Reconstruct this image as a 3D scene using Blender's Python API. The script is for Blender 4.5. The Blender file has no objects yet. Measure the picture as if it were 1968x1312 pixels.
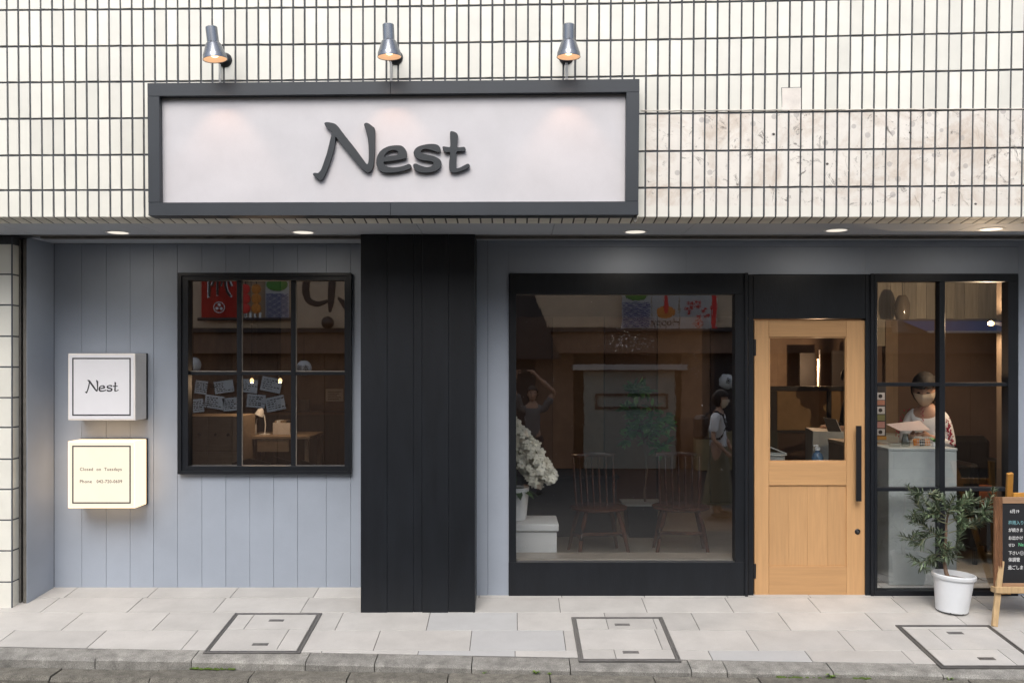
import bpy, bmesh, math, random
from mathutils import Vector, Matrix, Euler, noise as mnoise
random.seed(7)
R = math.radians
sc = bpy.context.scene
C = sc.collection

# ------------------------------------------------------------------ camera, world, sun, exposure
F = 1695.0; CX = 985.0; CY = 705.0; CAMZ = 1.7          # focal length and principal point in photograph pixels
cam = bpy.data.cameras.new('camera'); camo = bpy.data.objects.new('camera', cam); C.objects.link(camo)
camo.location = (0, 0, CAMZ); camo.rotation_euler = (R(90), 0, 0)
cam.sensor_width = 36; cam.lens = 36*F/1968
cam.shift_x = (984-CX)/1968; cam.shift_y = (CY-656)/1968
cam.clip_start = 0.02; cam.clip_end = 500
sc.camera = camo

w = bpy.data.worlds.new('World'); sc.world = w; w.use_nodes = True
nt = w.node_tree; nt.nodes.clear()
sky = nt.nodes.new('ShaderNodeTexSky'); sky.sky_type = 'NISHITA'; sky.sun_disc = False
sky.sun_elevation = R(48); sky.sun_rotation = R(188); sky.air_density = 1.0; sky.dust_density = 3.5; sky.ozone_density = 1.0
bg = nt.nodes.new('ShaderNodeBackground'); bg.inputs['Strength'].default_value = 0.15
wo = nt.nodes.new('ShaderNodeOutputWorld')
hs = nt.nodes.new('ShaderNodeHueSaturation'); hs.inputs['Saturation'].default_value = .6   # overcast: thin cloud greys the blue
nt.links.new(sky.outputs[0], hs.inputs['Color']); nt.links.new(hs.outputs[0], bg.inputs[0]); nt.links.new(bg.outputs[0], wo.inputs[0])
sun = bpy.data.lights.new('sun', 'SUN'); suno = bpy.data.objects.new('sun', sun); C.objects.link(suno)
sun.energy = 0.8; sun.angle = R(40); sun.color = (1, .98, .955)
suno.location = (0, -4, 9); suno.rotation_euler = (R(42), 0, R(-8))   # light comes from over the street, high up
sc.view_settings.view_transform = 'Standard'; sc.view_settings.look = 'None'
sc.view_settings.gamma = 1; sc.view_settings.use_curve_mapping = False; sc.view_settings.exposure = 0.70
sc.render.engine = 'CYCLES'
sc.cycles.use_denoising = True
sc.cycles.max_bounces = 8; sc.cycles.transparent_max_bounces = 16; sc.cycles.sample_clamp_indirect = 6
sc.cycles.caustics_reflective = False; sc.cycles.caustics_refractive = False

# ------------------------------------------------------------------ helpers
def wx(px, Y): return (px-CX)/F*Y
def wz(py, Y): return CAMZ-(py-CY)/F*Y
def P(px, py, Y): return Vector((wx(px, Y), Y, wz(py, Y)))
def fz(Y): return -0.66+0.1091*Y                        # the pavement falls gently towards the street
ORG = {}

def tag(o, label=None, cat=None, group=None, kind=None):
    if label: o['label'] = label
    if cat: o['category'] = cat
    if group: o['group'] = group
    if kind: o['kind'] = kind
    return o

def thing(name, label, cat, loc=(0, 0, 0), rotz=0, group=None):
    o = bpy.data.objects.new(name, None); C.objects.link(o)
    o.location = loc; o.rotation_euler = (0, 0, rotz); o.empty_display_size = .1
    ORG[o] = Vector(loc)
    return tag(o, label, cat, group)

def link(name, me, mat, parent=None, own=True, local=False):
    """verts of me are in world space (or in the parent's space with local=True)"""
    if mat is not None:
        me.materials.clear(); me.materials.append(mat)
    o = bpy.data.objects.new(name, me); C.objects.link(o)
    if parent is not None:
        if not local:
            me.transform(Matrix.Translation(-ORG[parent]))
        o.parent = parent; ORG[o] = ORG[parent].copy()
    elif own and len(me.vertices) and not local:
        xs = [v.co.x for v in me.vertices]; ys = [v.co.y for v in me.vertices]; zs = [v.co.z for v in me.vertices]
        b = Vector(((min(xs)+max(xs))/2, (min(ys)+max(ys))/2, min(zs)))
        me.transform(Matrix.Translation(-b)); o.location = b; ORG[o] = b
    else:
        ORG[o] = Vector((0, 0, 0))
    return o

class S:
    def __init__(s): s.bm = bmesh.new(); s.smooth = False
    def _add(s, b2, M=None):
        me = bpy.data.meshes.new('t'); b2.to_mesh(me); b2.free()
        if M is not None: me.transform(M)
        s.bm.from_mesh(me); bpy.data.meshes.remove(me); return s
    def box(s, x0, x1, y0, y1, z0, z1, bev=0, M=None):
        b = bmesh.new()
        co = [(x, y, z) for x in (x0, x1) for y in (y0, y1) for z in (z0, z1)]
        v = [b.verts.new(c) for c in co]
        for f in ((0, 1, 3, 2), (4, 6, 7, 5), (0, 4, 5, 1), (2, 3, 7, 6), (0, 2, 6, 4), (1, 5, 7, 3)):
            b.faces.new([v[i] for i in f])
        bmesh.ops.recalc_face_normals(b, faces=b.faces)
        if bev > 0:
            bmesh.ops.bevel(b, geom=list(b.edges), offset=bev, segments=1, affect='EDGES', profile=.5, clamp_overlap=True)
        return s._add(b, M)
    def hexa(s, fr, bk, bev=0):
        """prism from four front and four back corners"""
        b = bmesh.new()
        a = [b.verts.new(c) for c in fr]; c = [b.verts.new(q) for q in bk]
        n = len(a)
        b.faces.new(a); b.faces.new(c[::-1])
        for i in range(n): b.faces.new((a[i], c[i], c[(i+1) % n], a[(i+1) % n]))
        bmesh.ops.recalc_face_normals(b, faces=b.faces)
        if bev: bmesh.ops.bevel(b, geom=list(b.edges), offset=bev, segments=1, affect='EDGES', clamp_overlap=True)
        return s._add(b)
    def lathe(s, prof, seg=24, M=None, cap=True):
        b = bmesh.new(); rings = []
        for r, z in prof:
            rings.append([b.verts.new((r*math.cos(2*math.pi*i/seg), r*math.sin(2*math.pi*i/seg), z)) for i in range(seg)])
        for a, c in zip(rings, rings[1:]):
            for i in range(seg):
                b.faces.new((a[i], a[(i+1) % seg], c[(i+1) % seg], c[i]))
        if cap:
            if prof[0][0] > 1e-6: b.faces.new(rings[0][::-1])
            if prof[-1][0] > 1e-6: b.faces.new(rings[-1])
        bmesh.ops.remove_doubles(b, verts=b.verts, dist=1e-6)
        bmesh.ops.recalc_face_normals(b, faces=b.faces)
        s.smooth = True
        return s._add(b, M)
    def tube(s, pts, r, seg=8):
        pts = [Vector(p) for p in pts]; n = len(pts)
        rs = r if isinstance(r, (list, tuple)) else [r]*n
        b = bmesh.new(); rings = []; up = Vector((0.13, .2, 1)).normalized()
        for i, p in enumerate(pts):
            t = (pts[min(i+1, n-1)]-pts[max(i-1, 0)]).normalized()
            u = t.cross(up)
            if u.length < .05: u = t.cross(Vector((1, 0, 0)))
            u.normalize(); v = t.cross(u)
            rings.append([b.verts.new(p+(u*math.cos(2*math.pi*k/seg)+v*math.sin(2*math.pi*k/seg))*rs[i]) for k in range(seg)])
        for a, c in zip(rings, rings[1:]):
            for k in range(seg): b.faces.new((a[k], a[(k+1) % seg], c[(k+1) % seg], c[k]))
        b.faces.new(rings[0][::-1]); b.faces.new(rings[-1])
        bmesh.ops.recalc_face_normals(b, faces=b.faces)
        s.smooth = True
        return s._add(b)
    def ball(s, c, r, seg=16, sc3=(1, 1, 1)):
        b = bmesh.new(); bmesh.ops.create_uvsphere(b, u_segments=seg, v_segments=seg*2//3, radius=1)
        s.smooth = True
        return s._add(b, Matrix.Translation(c) @ Matrix.Diagonal((r*sc3[0], r*sc3[1], r*sc3[2], 1)))
    def poly(s, pts):
        v = [s.bm.verts.new(p) for p in pts]; s.bm.faces.new(v); return s
    def mesh(s, me, M=None):
        m2 = me.copy()
        if M is not None: m2.transform(M)
        s.bm.from_mesh(m2); bpy.data.meshes.remove(m2); return s
    def tomesh(s, name='m'):
        me = bpy.data.meshes.new(name); s.bm.to_mesh(me); s.bm.free()
        if s.smooth:
            for p in me.polygons: p.use_smooth = True
            me.set_sharp_from_angle(angle=R(38))
        return me
    def build(s, name, mat, parent=None, local=False, **kw):
        o = link(name, s.tomesh(name), mat, parent, local=local)
        return tag(o, **kw) if kw else o

def box(name, mat, parent, x0, x1, y0, y1, z0, z1, bev=.002, **kw):
    return S().box(x0, x1, y0, y1, z0, z1, bev).build(name, mat, parent, **kw)
def pbox(name, mat, parent, a, b, c, d, Yf, Yb, bev=.002, **kw):
    """box whose front face fills photograph pixels x a..c, y b..d at distance Yf"""
    return box(name, mat, parent, wx(a, Yf), wx(c, Yf), Yf, Yb, wz(d, Yf), wz(b, Yf), bev, **kw)

def smooth_pts(pts, k=4, closed=True):
    out = []; n = len(pts)
    rng = range(n) if closed else range(n-1)
    for i in rng:
        if closed: p0, p1, p2, p3 = pts[i-1], pts[i], pts[(i+1) % n], pts[(i+2) % n]
        else: p0, p1, p2, p3 = pts[max(i-1, 0)], pts[i], pts[i+1], pts[min(i+2, n-1)]
        for j in range(k):
            t = j/k
            out.append(tuple(.5*((2*p1[q])+(-p0[q]+p2[q])*t+(2*p0[q]-5*p1[q]+4*p2[q]-p3[q])*t*t+(-p0[q]+3*p1[q]-3*p2[q]+p3[q])*t**3) for q in range(len(p1))))
    if not closed: out.append(tuple(pts[-1]))
    return out

def curve_mesh(loops, depth, bevel=0, flip=1):
    """flat outline(s) in (x, z) extruded along y; centred on y=0; facing -y (flip=1) or +y (flip=-1)"""
    cu = bpy.data.curves.new('c', 'CURVE'); cu.dimensions = '2D'; cu.fill_mode = 'BOTH'
    cu.extrude = depth/2; cu.bevel_depth = bevel; cu.bevel_resolution = 1
    for lp in loops:
        sp = cu.splines.new('POLY'); sp.points.add(len(lp)-1)
        for p, q in zip(sp.points, lp): p.co = (q[0], q[1], 0, 1)
        sp.use_cyclic_u = True
    o = bpy.data.objects.new('c', cu); C.objects.link(o)
    dg = bpy.context.evaluated_depsgraph_get()
    me = bpy.data.meshes.new_from_object(o.evaluated_get(dg))
    bpy.data.objects.remove(o); bpy.data.curves.remove(cu)
    me.transform(Matrix(((flip, 0, 0, 0), (0, 0, -flip, 0), (0, 1, 0, 0), (0, 0, 0, 1))))
    return me

def text_mesh(body, size, depth=.0005, spacing=1.0, offset=0, align='LEFT', sx=1.0):
    cu = bpy.data.curves.new('t', 'FONT'); cu.body = body; cu.size = size; cu.extrude = depth/2
    cu.space_character = spacing; cu.offset = offset; cu.align_x = align; cu.resolution_u = 3
    o = bpy.data.objects.new('t', cu); C.objects.link(o)
    dg = bpy.context.evaluated_depsgraph_get()
    me = bpy.data.meshes.new_from_object(o.evaluated_get(dg))
    bpy.data.objects.remove(o); bpy.data.curves.remove(cu)
    me.transform(Matrix(((sx, 0, 0, 0), (0, 0, -1, 0), (0, 1, 0, 0), (0, 0, 0, 1))))
    return me

def put_mesh(name, me, M, mat, parent, **kw):
    me.transform(M); o = link(name, me, mat, parent)
    return tag(o, **kw) if kw else o

def copy_tree(o, parent=None):
    c = o.copy(); C.objects.link(c); c.parent = parent
    for ch in list(o.children): copy_tree(ch, c)
    return c

# ------------------------------------------------------------------ materials
def srgb(r, g, b):
    f = lambda c: (c/255/12.92) if c <= 10 else ((c/255+.055)/1.055)**2.4
    return (f(r), f(g), f(b), 1)
MATS = {}
def M_(name, col, rough=.6, metal=0, var=.08, scale=6, stretch=(1, 1, 1), bump=0, bscale=None, rand=0, spec=.5, emit=0, ecol=None, coat=0, fine=0, rvar=0, trans=0):
    m = bpy.data.materials.new(name); m.use_nodes = True; n = m.node_tree; n.nodes.clear(); L = n.links
    out = n.nodes.new('ShaderNodeOutputMaterial'); b = n.nodes.new('ShaderNodeBsdfPrincipled'); L.new(b.outputs[0], out.inputs[0])
    b.inputs['Roughness'].default_value = rough; b.inputs['Metallic'].default_value = metal
    b.inputs['Specular IOR Level'].default_value = spec
    if coat: b.inputs['Coat Weight'].default_value = coat; b.inputs['Coat Roughness'].default_value = .08
    if trans: b.inputs['Transmission Weight'].default_value = trans; b.inputs['IOR'].default_value = 1.4
    geo = n.nodes.new('ShaderNodeNewGeometry'); mp = n.nodes.new('ShaderNodeMapping'); L.new(geo.outputs['Position'], mp.inputs[0])
    mp.inputs['Scale'].default_value = stretch
    tx = n.nodes.new('ShaderNodeTexNoise'); tx.inputs['Scale'].default_value = scale; tx.inputs['Detail'].default_value = 6; tx.inputs['Roughness'].default_value = .6
    L.new(mp.outputs[0], tx.inputs['Vector'])
    oi = n.nodes.new('ShaderNodeObjectInfo')
    col = tuple(col)+((1,) if len(col) == 3 else ())
    mr = n.nodes.new('ShaderNodeMapRange'); mr.inputs[1].default_value = .28; mr.inputs[2].default_value = .72
    mr.inputs[3].default_value = 1-var; mr.inputs[4].default_value = 1+var
    L.new(tx.outputs['Fac'], mr.inputs[0]); val = mr.outputs[0]
    def mul(a, c):
        q = n.nodes.new('ShaderNodeMath'); q.operation = 'MULTIPLY'; L.new(a, q.inputs[0]); L.new(c, q.inputs[1]); return q.outputs[0]
    if fine:
        t2 = n.nodes.new('ShaderNodeTexNoise'); t2.inputs['Scale'].default_value = 260; t2.inputs['Detail'].default_value = 4
        L.new(mp.outputs[0], t2.inputs['Vector'])
        m2 = n.nodes.new('ShaderNodeMapRange'); m2.inputs[1].default_value = .3; m2.inputs[2].default_value = .7
        m2.inputs[3].default_value = 1-fine; m2.inputs[4].default_value = 1+fine; L.new(t2.outputs['Fac'], m2.inputs[0]); val = mul(val, m2.outputs[0])
    if rand:
        m3 = n.nodes.new('ShaderNodeMapRange'); m3.inputs[3].default_value = 1-rand; m3.inputs[4].default_value = 1+rand
        L.new(oi.outputs['Random'], m3.inputs[0]); val = mul(val, m3.outputs[0])
    vm = n.nodes.new('ShaderNodeVectorMath'); vm.operation = 'SCALE'; vm.inputs[0].default_value = col[:3]; L.new(val, vm.inputs['Scale'])
    L.new(vm.outputs[0], b.inputs['Base Color'])
    if rvar:
        m4 = n.nodes.new('ShaderNodeMapRange'); m4.inputs[3].default_value = rough-rvar; m4.inputs[4].default_value = rough+rvar
        L.new(tx.outputs['Fac'], m4.inputs[0]); L.new(m4.outputs[0], b.inputs['Roughness'])
    if bump:
        t3 = n.nodes.new('ShaderNodeTexNoise'); t3.inputs['Scale'].default_value = bscale or scale*8; t3.inputs['Detail'].default_value = 5
        L.new(mp.outputs[0], t3.inputs['Vector'])
        bp = n.nodes.new('ShaderNodeBump'); bp.inputs['Strength'].default_value = bump; bp.inputs['Distance'].default_value = .004
        L.new(t3.outputs['Fac'], bp.inputs['Height']); L.new(bp.outputs[0], b.inputs['Normal'])
    if emit:
        b.inputs['Emission Color'].default_value = (ecol or col[:3])+((1,) if len(ecol or col[:3]) == 3 else ())
        b.inputs['Emission Strength'].default_value = emit
    MATS[name] = m; m['vm'] = 1
    return m

glazed = M_('glazed_cream_tile', (.785, .775, .70), .2, var=.05, scale=5, rand=.075, bump=.10, bscale=14, rvar=.06)
grout = M_('dark_grout', (.085, .09, .10), .85, var=.3, scale=30, bump=.4)
grout_pale = M_('warm_grout', (.11, .10, .09), .85, var=.3, scale=30)
bluegrey = M_('blue_grey_paint', (.335, .378, .445), .55, var=.07, scale=2.2, bump=.12, bscale=60, rand=.025, fine=.02)
bluegrey_soffit = M_('grey_soffit_paint', (.52, .56, .62), .6, var=.05, scale=3)
joint = M_('plank_joint', (.10, .115, .14), .9)
blackp = M_('black_paint', (.0085, .0105, .014), .42, var=.25, scale=4, stretch=(3, 3, .6), bump=.25, bscale=50, rand=.1, spec=.4)
blackf = M_('black_frame', (.010, .012, .016), .4, var=.2, scale=5, bump=.12, bscale=60, spec=.4)
signframe = M_('charcoal_frame', (.031, .038, .047), .45, var=.1, scale=5, bump=.1, bscale=70)
signpanel = M_('pale_sign_board', (.60, .59, .61), .5, var=.07, scale=2.6, fine=.02, bump=.06, bscale=90)
letterm = M_('charcoal_letter', (.025, .031, .037), .4, var=.1)
white = M_('white_plastic', (.78, .79, .80), .3, var=.03, scale=8)
lampmetal = M_('grey_lamp_metal', (.22, .235, .26), .2, metal=.75, var=.08)
lampdark = M_('dark_lamp_bracket', (.02, .021, .024), .35)
lampin = M_('lamp_inside', (.55, .42, .32), .4, emit=.24, ecol=(1, .66, .42))
bulb = M_('bulb_glow', (1, .8, .5), .4, emit=2.2, ecol=(1, .70, .42))
bulbsoft = M_('bulb_glow_soft', (.6, .45, .3), .4, emit=1.9, ecol=(1, .62, .27))
downl = M_('downlight_lens', (.5, .45, .38), .4, emit=.55, ecol=(1, .93, .80))
litface = M_('lit_acrylic', (.30, .28, .24), .35, emit=.52, ecol=(1, .86, .66))
litcase = M_('lit_acrylic_sides', (.3, .28, .24), .35, emit=1.15, ecol=(1, .68, .40))
dimface = M_('unlit_acrylic', (.84, .84, .87), .22, var=.02)
ink = M_('black_print', (.03, .03, .035), .6)
inkbrown = M_('brown_print', (.045, .035, .03), .6)
wood_v = M_('hinoki_vertical', (.53, .31, .145), .42, var=.085, scale=9, stretch=(6, 6, .35), bump=.06, rand=.06, rvar=.05)
wood_h = M_('hinoki_horizontal', (.51, .295, .135), .42, var=.085, scale=9, stretch=(.35, 6, 6), bump=.06, rand=.06)
handle_m = M_('matt_black_metal', (.012, .012, .014), .38)
steel = M_('steel', (.5, .5, .5), .28, metal=1)
rail_m = M_('weathered_rail', (.19, .18, .165), .5, metal=.4, var=.25, scale=14)
rail_d = M_('dark_rail', (.05, .05, .052), .5, metal=.3, var=.2)
pave = M_('pale_pavement_tile', (.49, .475, .45), .62, var=.10, scale=4.5, rand=.085, fine=.07, bump=.12, bscale=130)
pave_b = M_('cool_pavement_tile', (.485, .485, .48), .62, var=.05, scale=7, rand=.05, fine=.05, bump=.12, bscale=130)
pave_g = M_('pavement_grout', (.17, .165, .155), .9, var=.2, scale=30)
hatch_m = M_('hatch_steel', (.15, .145, .14), .45, metal=.5, var=.2, scale=20)
kerb_m = M_('old_concrete', (.265, .257, .235), .9, var=.36, scale=11, fine=.5, bump=.9, bscale=90, rand=.12)
gutter_m = M_('exposed_aggregate', (.17, .16, .135), .95, var=.4, scale=16, fine=.65, bump=1.0, bscale=120, rand=.12)
road_m = M_('worn_asphalt', (.055, .053, .05), .9, var=.25, scale=8, fine=.3, bump=.8, bscale=150)
moss = M_('moss', (.08, .13, .02), .9, var=.4, scale=40)
weedm = M_('weed_green', (.16, .26, .05), .6, var=.2, rand=.2)
potm = M_('white_pot', (.74, .77, .80), .35, var=.03, scale=10, bump=.03)
soilm = M_('pale_gravel', (.34, .33, .33), .95, var=.35, scale=60, bump=1, bscale=180)
barkm = M_('olive_bark', (.20, .135, .095), .85, var=.3, scale=25, stretch=(1, 1, .4), bump=.8, bscale=90)
twigm = M_('olive_twig', (.22, .23, .13), .7, var=.2)
leafm = M_('olive_leaf', (.125, .175, .10), .4, var=.35, scale=14, rand=.5, spec=.5)
leafm2 = M_('olive_leaf_young', (.17, .23, .12), .45, var=.2, rand=.2)
easelm = M_('orange_pine', (.56, .27, .055), .45, var=.15, scale=8, stretch=(6, 6, .6), rand=.05)
easelp = M_('pale_pine', (.52, .36, .19), .55, var=.2, scale=8, stretch=(6, 6, .6), rand=.08)
barkedge = M_('bark_edge_wood', (.23, .11, .052), .7, var=.5, scale=14, stretch=(9, 9, .5), bump=1, bscale=90)
railwood = M_('board_rail_wood', (.36, .22, .13), .6, var=.2, scale=9, stretch=(.5, 6, 6))
slate = M_('blackboard', (.013, .014, .017), .6, var=.2)
chalk = M_('white_chalk', (.75, .76, .76), .9, var=.1, scale=200)
chalk_t = M_('teal_chalk', (.22, .46, .50), .9)
chalk_g = M_('green_chalk', (.18, .6, .30), .9)
# inside
in_floor = M_('indoor_floor', (.42, .38, .32), .5, var=.12, scale=3)
in_wall = M_('indoor_brown_wall', (.13, .085, .065), .8, var=.14, scale=2.5)
in_wall_t = M_('indoor_tan_plaster', (.22, .16, .115), .8, var=.2, scale=4, bump=.2)
in_dark = M_('indoor_dark', (.035, .032, .032), .6)
in_ceil = M_('indoor_ceiling', (.12, .09, .07), .8)
plank_in = M_('indoor_whitewashed_plank', (.34, .30, .24), .65, var=.22, scale=7, stretch=(5, 5, .4), rand=.22)
counter_m = M_('grey_mortar_counter', (.40, .43, .43), .6, var=.12, scale=5)
chairw = M_('walnut_chair', (.11, .047, .028), .15, var=.3, scale=12, spec=.6)
chairb = M_('black_chair', (.015, .014, .014), .4)
drawerm = M_('drawer_wood', (.36, .28, .20), .5, var=.15, scale=8, stretch=(1, 1, 6))
knobm = M_('dark_knob', (.02, .018, .018), .3)
petal = M_('orchid_petal', (.90, .88, .78), .5, var=.06, rand=.06)
orchl = M_('orchid_leaf', (.05, .10, .03), .4)
standw = M_('white_stand', (.86, .88, .90), .45, var=.03)
skin_m = M_('skin', (.50, .30, .21), .5, var=.05)
hair_m = M_('black_hair', (.013, .010, .009), .75, var=.3, scale=60, stretch=(4, 4, 1))
maskm = M_('beige_mask', (.75, .62, .48), .8, var=.05)
shirt_w = M_('white_blouse', (.85, .84, .84), .8, var=.05)
embro = M_('red_embroidery', (.38, .02, .06), .8)
trous_d = M_('dark_trousers', (.03, .032, .04), .8)
shirt_g = M_('grey_shirt', (.15, .155, .16), .8)
skirt_k = M_('khaki_skirt', (.20, .175, .115), .85, var=.1)
shoe_m = M_('dark_shoe', (.02, .02, .02), .5)
paperm = M_('white_paper', (.62, .60, .60), .7)
jugm = M_('clear_jug', (.5, .53, .50), .12, spec=.8)
wirem = M_('white_wire', (.7, .7, .68), .4)
potblack = M_('black_planter', (.014, .015, .017), .35)
greenl = M_('green_leaf', (.10, .30, .06), .5, var=.35, scale=20, rand=.3)
blueb = M_('blue_bottle', (.12, .22, .36), .2, spec=.6)
# across the street
op_tan = M_('tan_fascia', (.62, .46, .31), .7, var=.09, scale=3)
op_brown = M_('brown_boards', (.22, .13, .085), .7, var=.2, scale=6, stretch=(4, 4, .5), rand=.12)
op_dark = M_('dark_shopfront', (.03, .026, .026), .6)
op_grey = M_('grey_shutter', (.25, .29, .26), .5, var=.1)
op_white = M_('white_lantern', (.85, .84, .80), .6)
op_black = M_('black_brushwork', (.02, .018, .018), .6)
op_red = M_('red_cloth', (.75, .05, .04), .8)
op_cloth = M_('white_cloth', (.85, .84, .82), .8)
op_blue = M_('indigo_cloth', (.02, .06, .28), .8)
op_green = M_('green_cloth', (.10, .26, .05), .8)
op_orange = M_('orange_cloth', (.70, .26, .05), .8)
op_awn = M_('blue_awning', (.08, .26, .60), .7)
op_cream = M_('upper_storey_render', (.45, .43, .40), .8, var=.08)
op_glass = M_('far_glass', (.03, .035, .04), .08, spec=.8)

def glass_mat(name, refl, tint=(.97, .98, .98), drops=False, rough=0.0):
    m = bpy.data.materials.new(name); m.use_nodes = True; n = m.node_tree; n.nodes.clear(); L = n.links
    out = n.nodes.new('ShaderNodeOutputMaterial'); mx = n.nodes.new('ShaderNodeMixShader')
    tr = n.nodes.new('ShaderNodeBsdfTransparent'); tr.inputs[0].default_value = tint+(1,)
    gl = n.nodes.new('ShaderNodeBsdfGlossy'); gl.inputs['Roughness'].default_value = rough
    fr = n.nodes.new('ShaderNodeFresnel'); fr.inputs['IOR'].default_value = 1.5
    ad = n.nodes.new('ShaderNodeMath'); ad.operation = 'ADD'; ad.inputs[1].default_value = refl-.04; ad.use_clamp = True
    L.new(fr.outputs[0], ad.inputs[0])
    gb = n.nodes.new('ShaderNodeNewGeometry'); fb = n.nodes.new('ShaderNodeMath'); fb.operation = 'SUBTRACT'; fb.inputs[0].default_value = 1
    L.new(gb.outputs['Backfacing'], fb.inputs[1]); ml = n.nodes.new('ShaderNodeMath'); ml.operation = 'MULTIPLY'   # one reflection per pane, from the face the light meets first
    L.new(ad.outputs[0], ml.inputs[0]); L.new(fb.outputs[0], ml.inputs[1]); L.new(ml.outputs[0], mx.inputs[0]); L.new(tr.outputs[0], mx.inputs[1]); L.new(gl.outputs[0], mx.inputs[2])
    L.new(mx.outputs[0], out.inputs[0])
    if drops:
        geo = n.nodes.new('ShaderNodeNewGeometry'); mp = n.nodes.new('ShaderNodeMapping'); mp.inputs['Scale'].default_value = (1, 1, .35)
        L.new(geo.outputs['Position'], mp.inputs[0])
        t = n.nodes.new('ShaderNodeTexNoise'); t.inputs['Scale'].default_value = 26; t.inputs['Detail'].default_value = 3; L.new(mp.outputs[0], t.inputs['Vector'])
        bp = n.nodes.new('ShaderNodeBump'); bp.inputs['Strength'].default_value = .02; bp.inputs['Distance'].default_value = .003
        L.new(t.outputs['Fac'], bp.inputs['Height']); L.new(bp.outputs[0], gl.inputs['Normal'])
    return m
glass = glass_mat('window_glass', .37)
glass_wet = glass_mat('wet_window_glass', .35, drops=True)
glass_door = glass_mat('door_glass', .13)
glass_r = glass_mat('gridded_window_glass', .17)
jugm = glass_mat('clear_jug', .35, tint=(.80, .84, .82), rough=.1)
dropm = glass_mat('water_drop', .25, tint=(.9, .9, .9), rough=.05)

# dirty tile: glazed tile with old glue smears, rings and rust (wear with a shape of its own)
def dirty_tile():
    m = M_('stained_cream_tile', (.79, .755, .69), .34, var=.05, scale=9, rand=.05, bump=.3, bscale=30)
    n = m.node_tree; L = n.links; b = [q for q in n.nodes if q.type == 'BSDF_PRINCIPLED'][0]
    src = b.inputs['Base Color'].links[0].from_socket
    geo = [q for q in n.nodes if q.type == 'NEW_GEOMETRY'][0]
    cur = src
    def layer(tex, lo, hi, col, amt, out='Fac'):
        nonlocal cur
        r = n.nodes.new('ShaderNodeMapRange'); r.inputs[1].default_value = lo; r.inputs[2].default_value = hi; r.inputs[4].default_value = amt
        L.new(tex.outputs[out], r.inputs[0])
        mx = n.nodes.new('ShaderNodeMix'); mx.data_type = 'RGBA'; L.new(r.outputs[0], mx.inputs[0]); L.new(cur, mx.inputs[6]); mx.inputs[7].default_value = col+(1,)
        cur = mx.outputs[2]
    t = n.nodes.new('ShaderNodeTexNoise'); t.inputs['Scale'].default_value = 3.4; t.inputs['Detail'].default_value = 9; t.inputs['Roughness'].default_value = .72; t.inputs['Distortion'].default_value = .6
    L.new(geo.outputs['Position'], t.inputs['Vector']); layer(t, .47, .72, (.50, .38, .28), .8)
    t = n.nodes.new('ShaderNodeTexNoise'); t.inputs['Scale'].default_value = 9; t.inputs['Detail'].default_value = 10; t.inputs['Roughness'].default_value = .8; t.inputs['Distortion'].default_value = 1.2
    L.new(geo.outputs['Position'], t.inputs['Vector']); layer(t, .565, .64, (.09, .07, .055), .85)
    v = n.nodes.new('ShaderNodeTexVoronoi'); v.inputs['Scale'].default_value = 7.5; v.inputs['Randomness'].default_value = .9
    L.new(geo.outputs['Position'], v.inputs['Vector']); layer(v, .15, .13, (.42, .39, .37), .6, 'Distance')
    sx = n.nodes.new('ShaderNodeSeparateXYZ'); L.new(geo.outputs['Position'], sx.inputs[0])
    r = n.nodes.new('ShaderNodeMapRange'); r.inputs[1].default_value = 2.715; r.inputs[2].default_value = 2.70; L.new(sx.outputs['Z'], r.inputs[0])
    mx = n.nodes.new('ShaderNodeMix'); mx.data_type = 'RGBA'; L.new(r.outputs[0], mx.inputs[0]); L.new(cur, mx.inputs[6]); mx.inputs[7].default_value = (.79, .77, .70, 1); cur = mx.outputs[2]
    L.new(cur, b.inputs['Base Color'])
    return m
dirty = dirty_tile()

# ------------------------------------------------------------------ SETTING: ground
def Zk(X): return 5.409-.043*X                         # back edge of the kerb
XL, XR = -4.9, 5.2
o = S().box(-14, 14, -12, 5.25, -.62, -.215).build('road', road_m, kind='structure')
pv = S(); pv.hexa([(XL, 5.0, fz(5.0)-.035), (XR, 5.0, fz(5.0)-.035), (XR, 6.8, fz(6.8)-.035), (XL, 6.8, fz(6.8)-.035)],
                  [(XL, 5.0, -.5), (XR, 5.0, -.5), (XR, 6.8, -.5), (XL, 6.8, -.5)])
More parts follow.
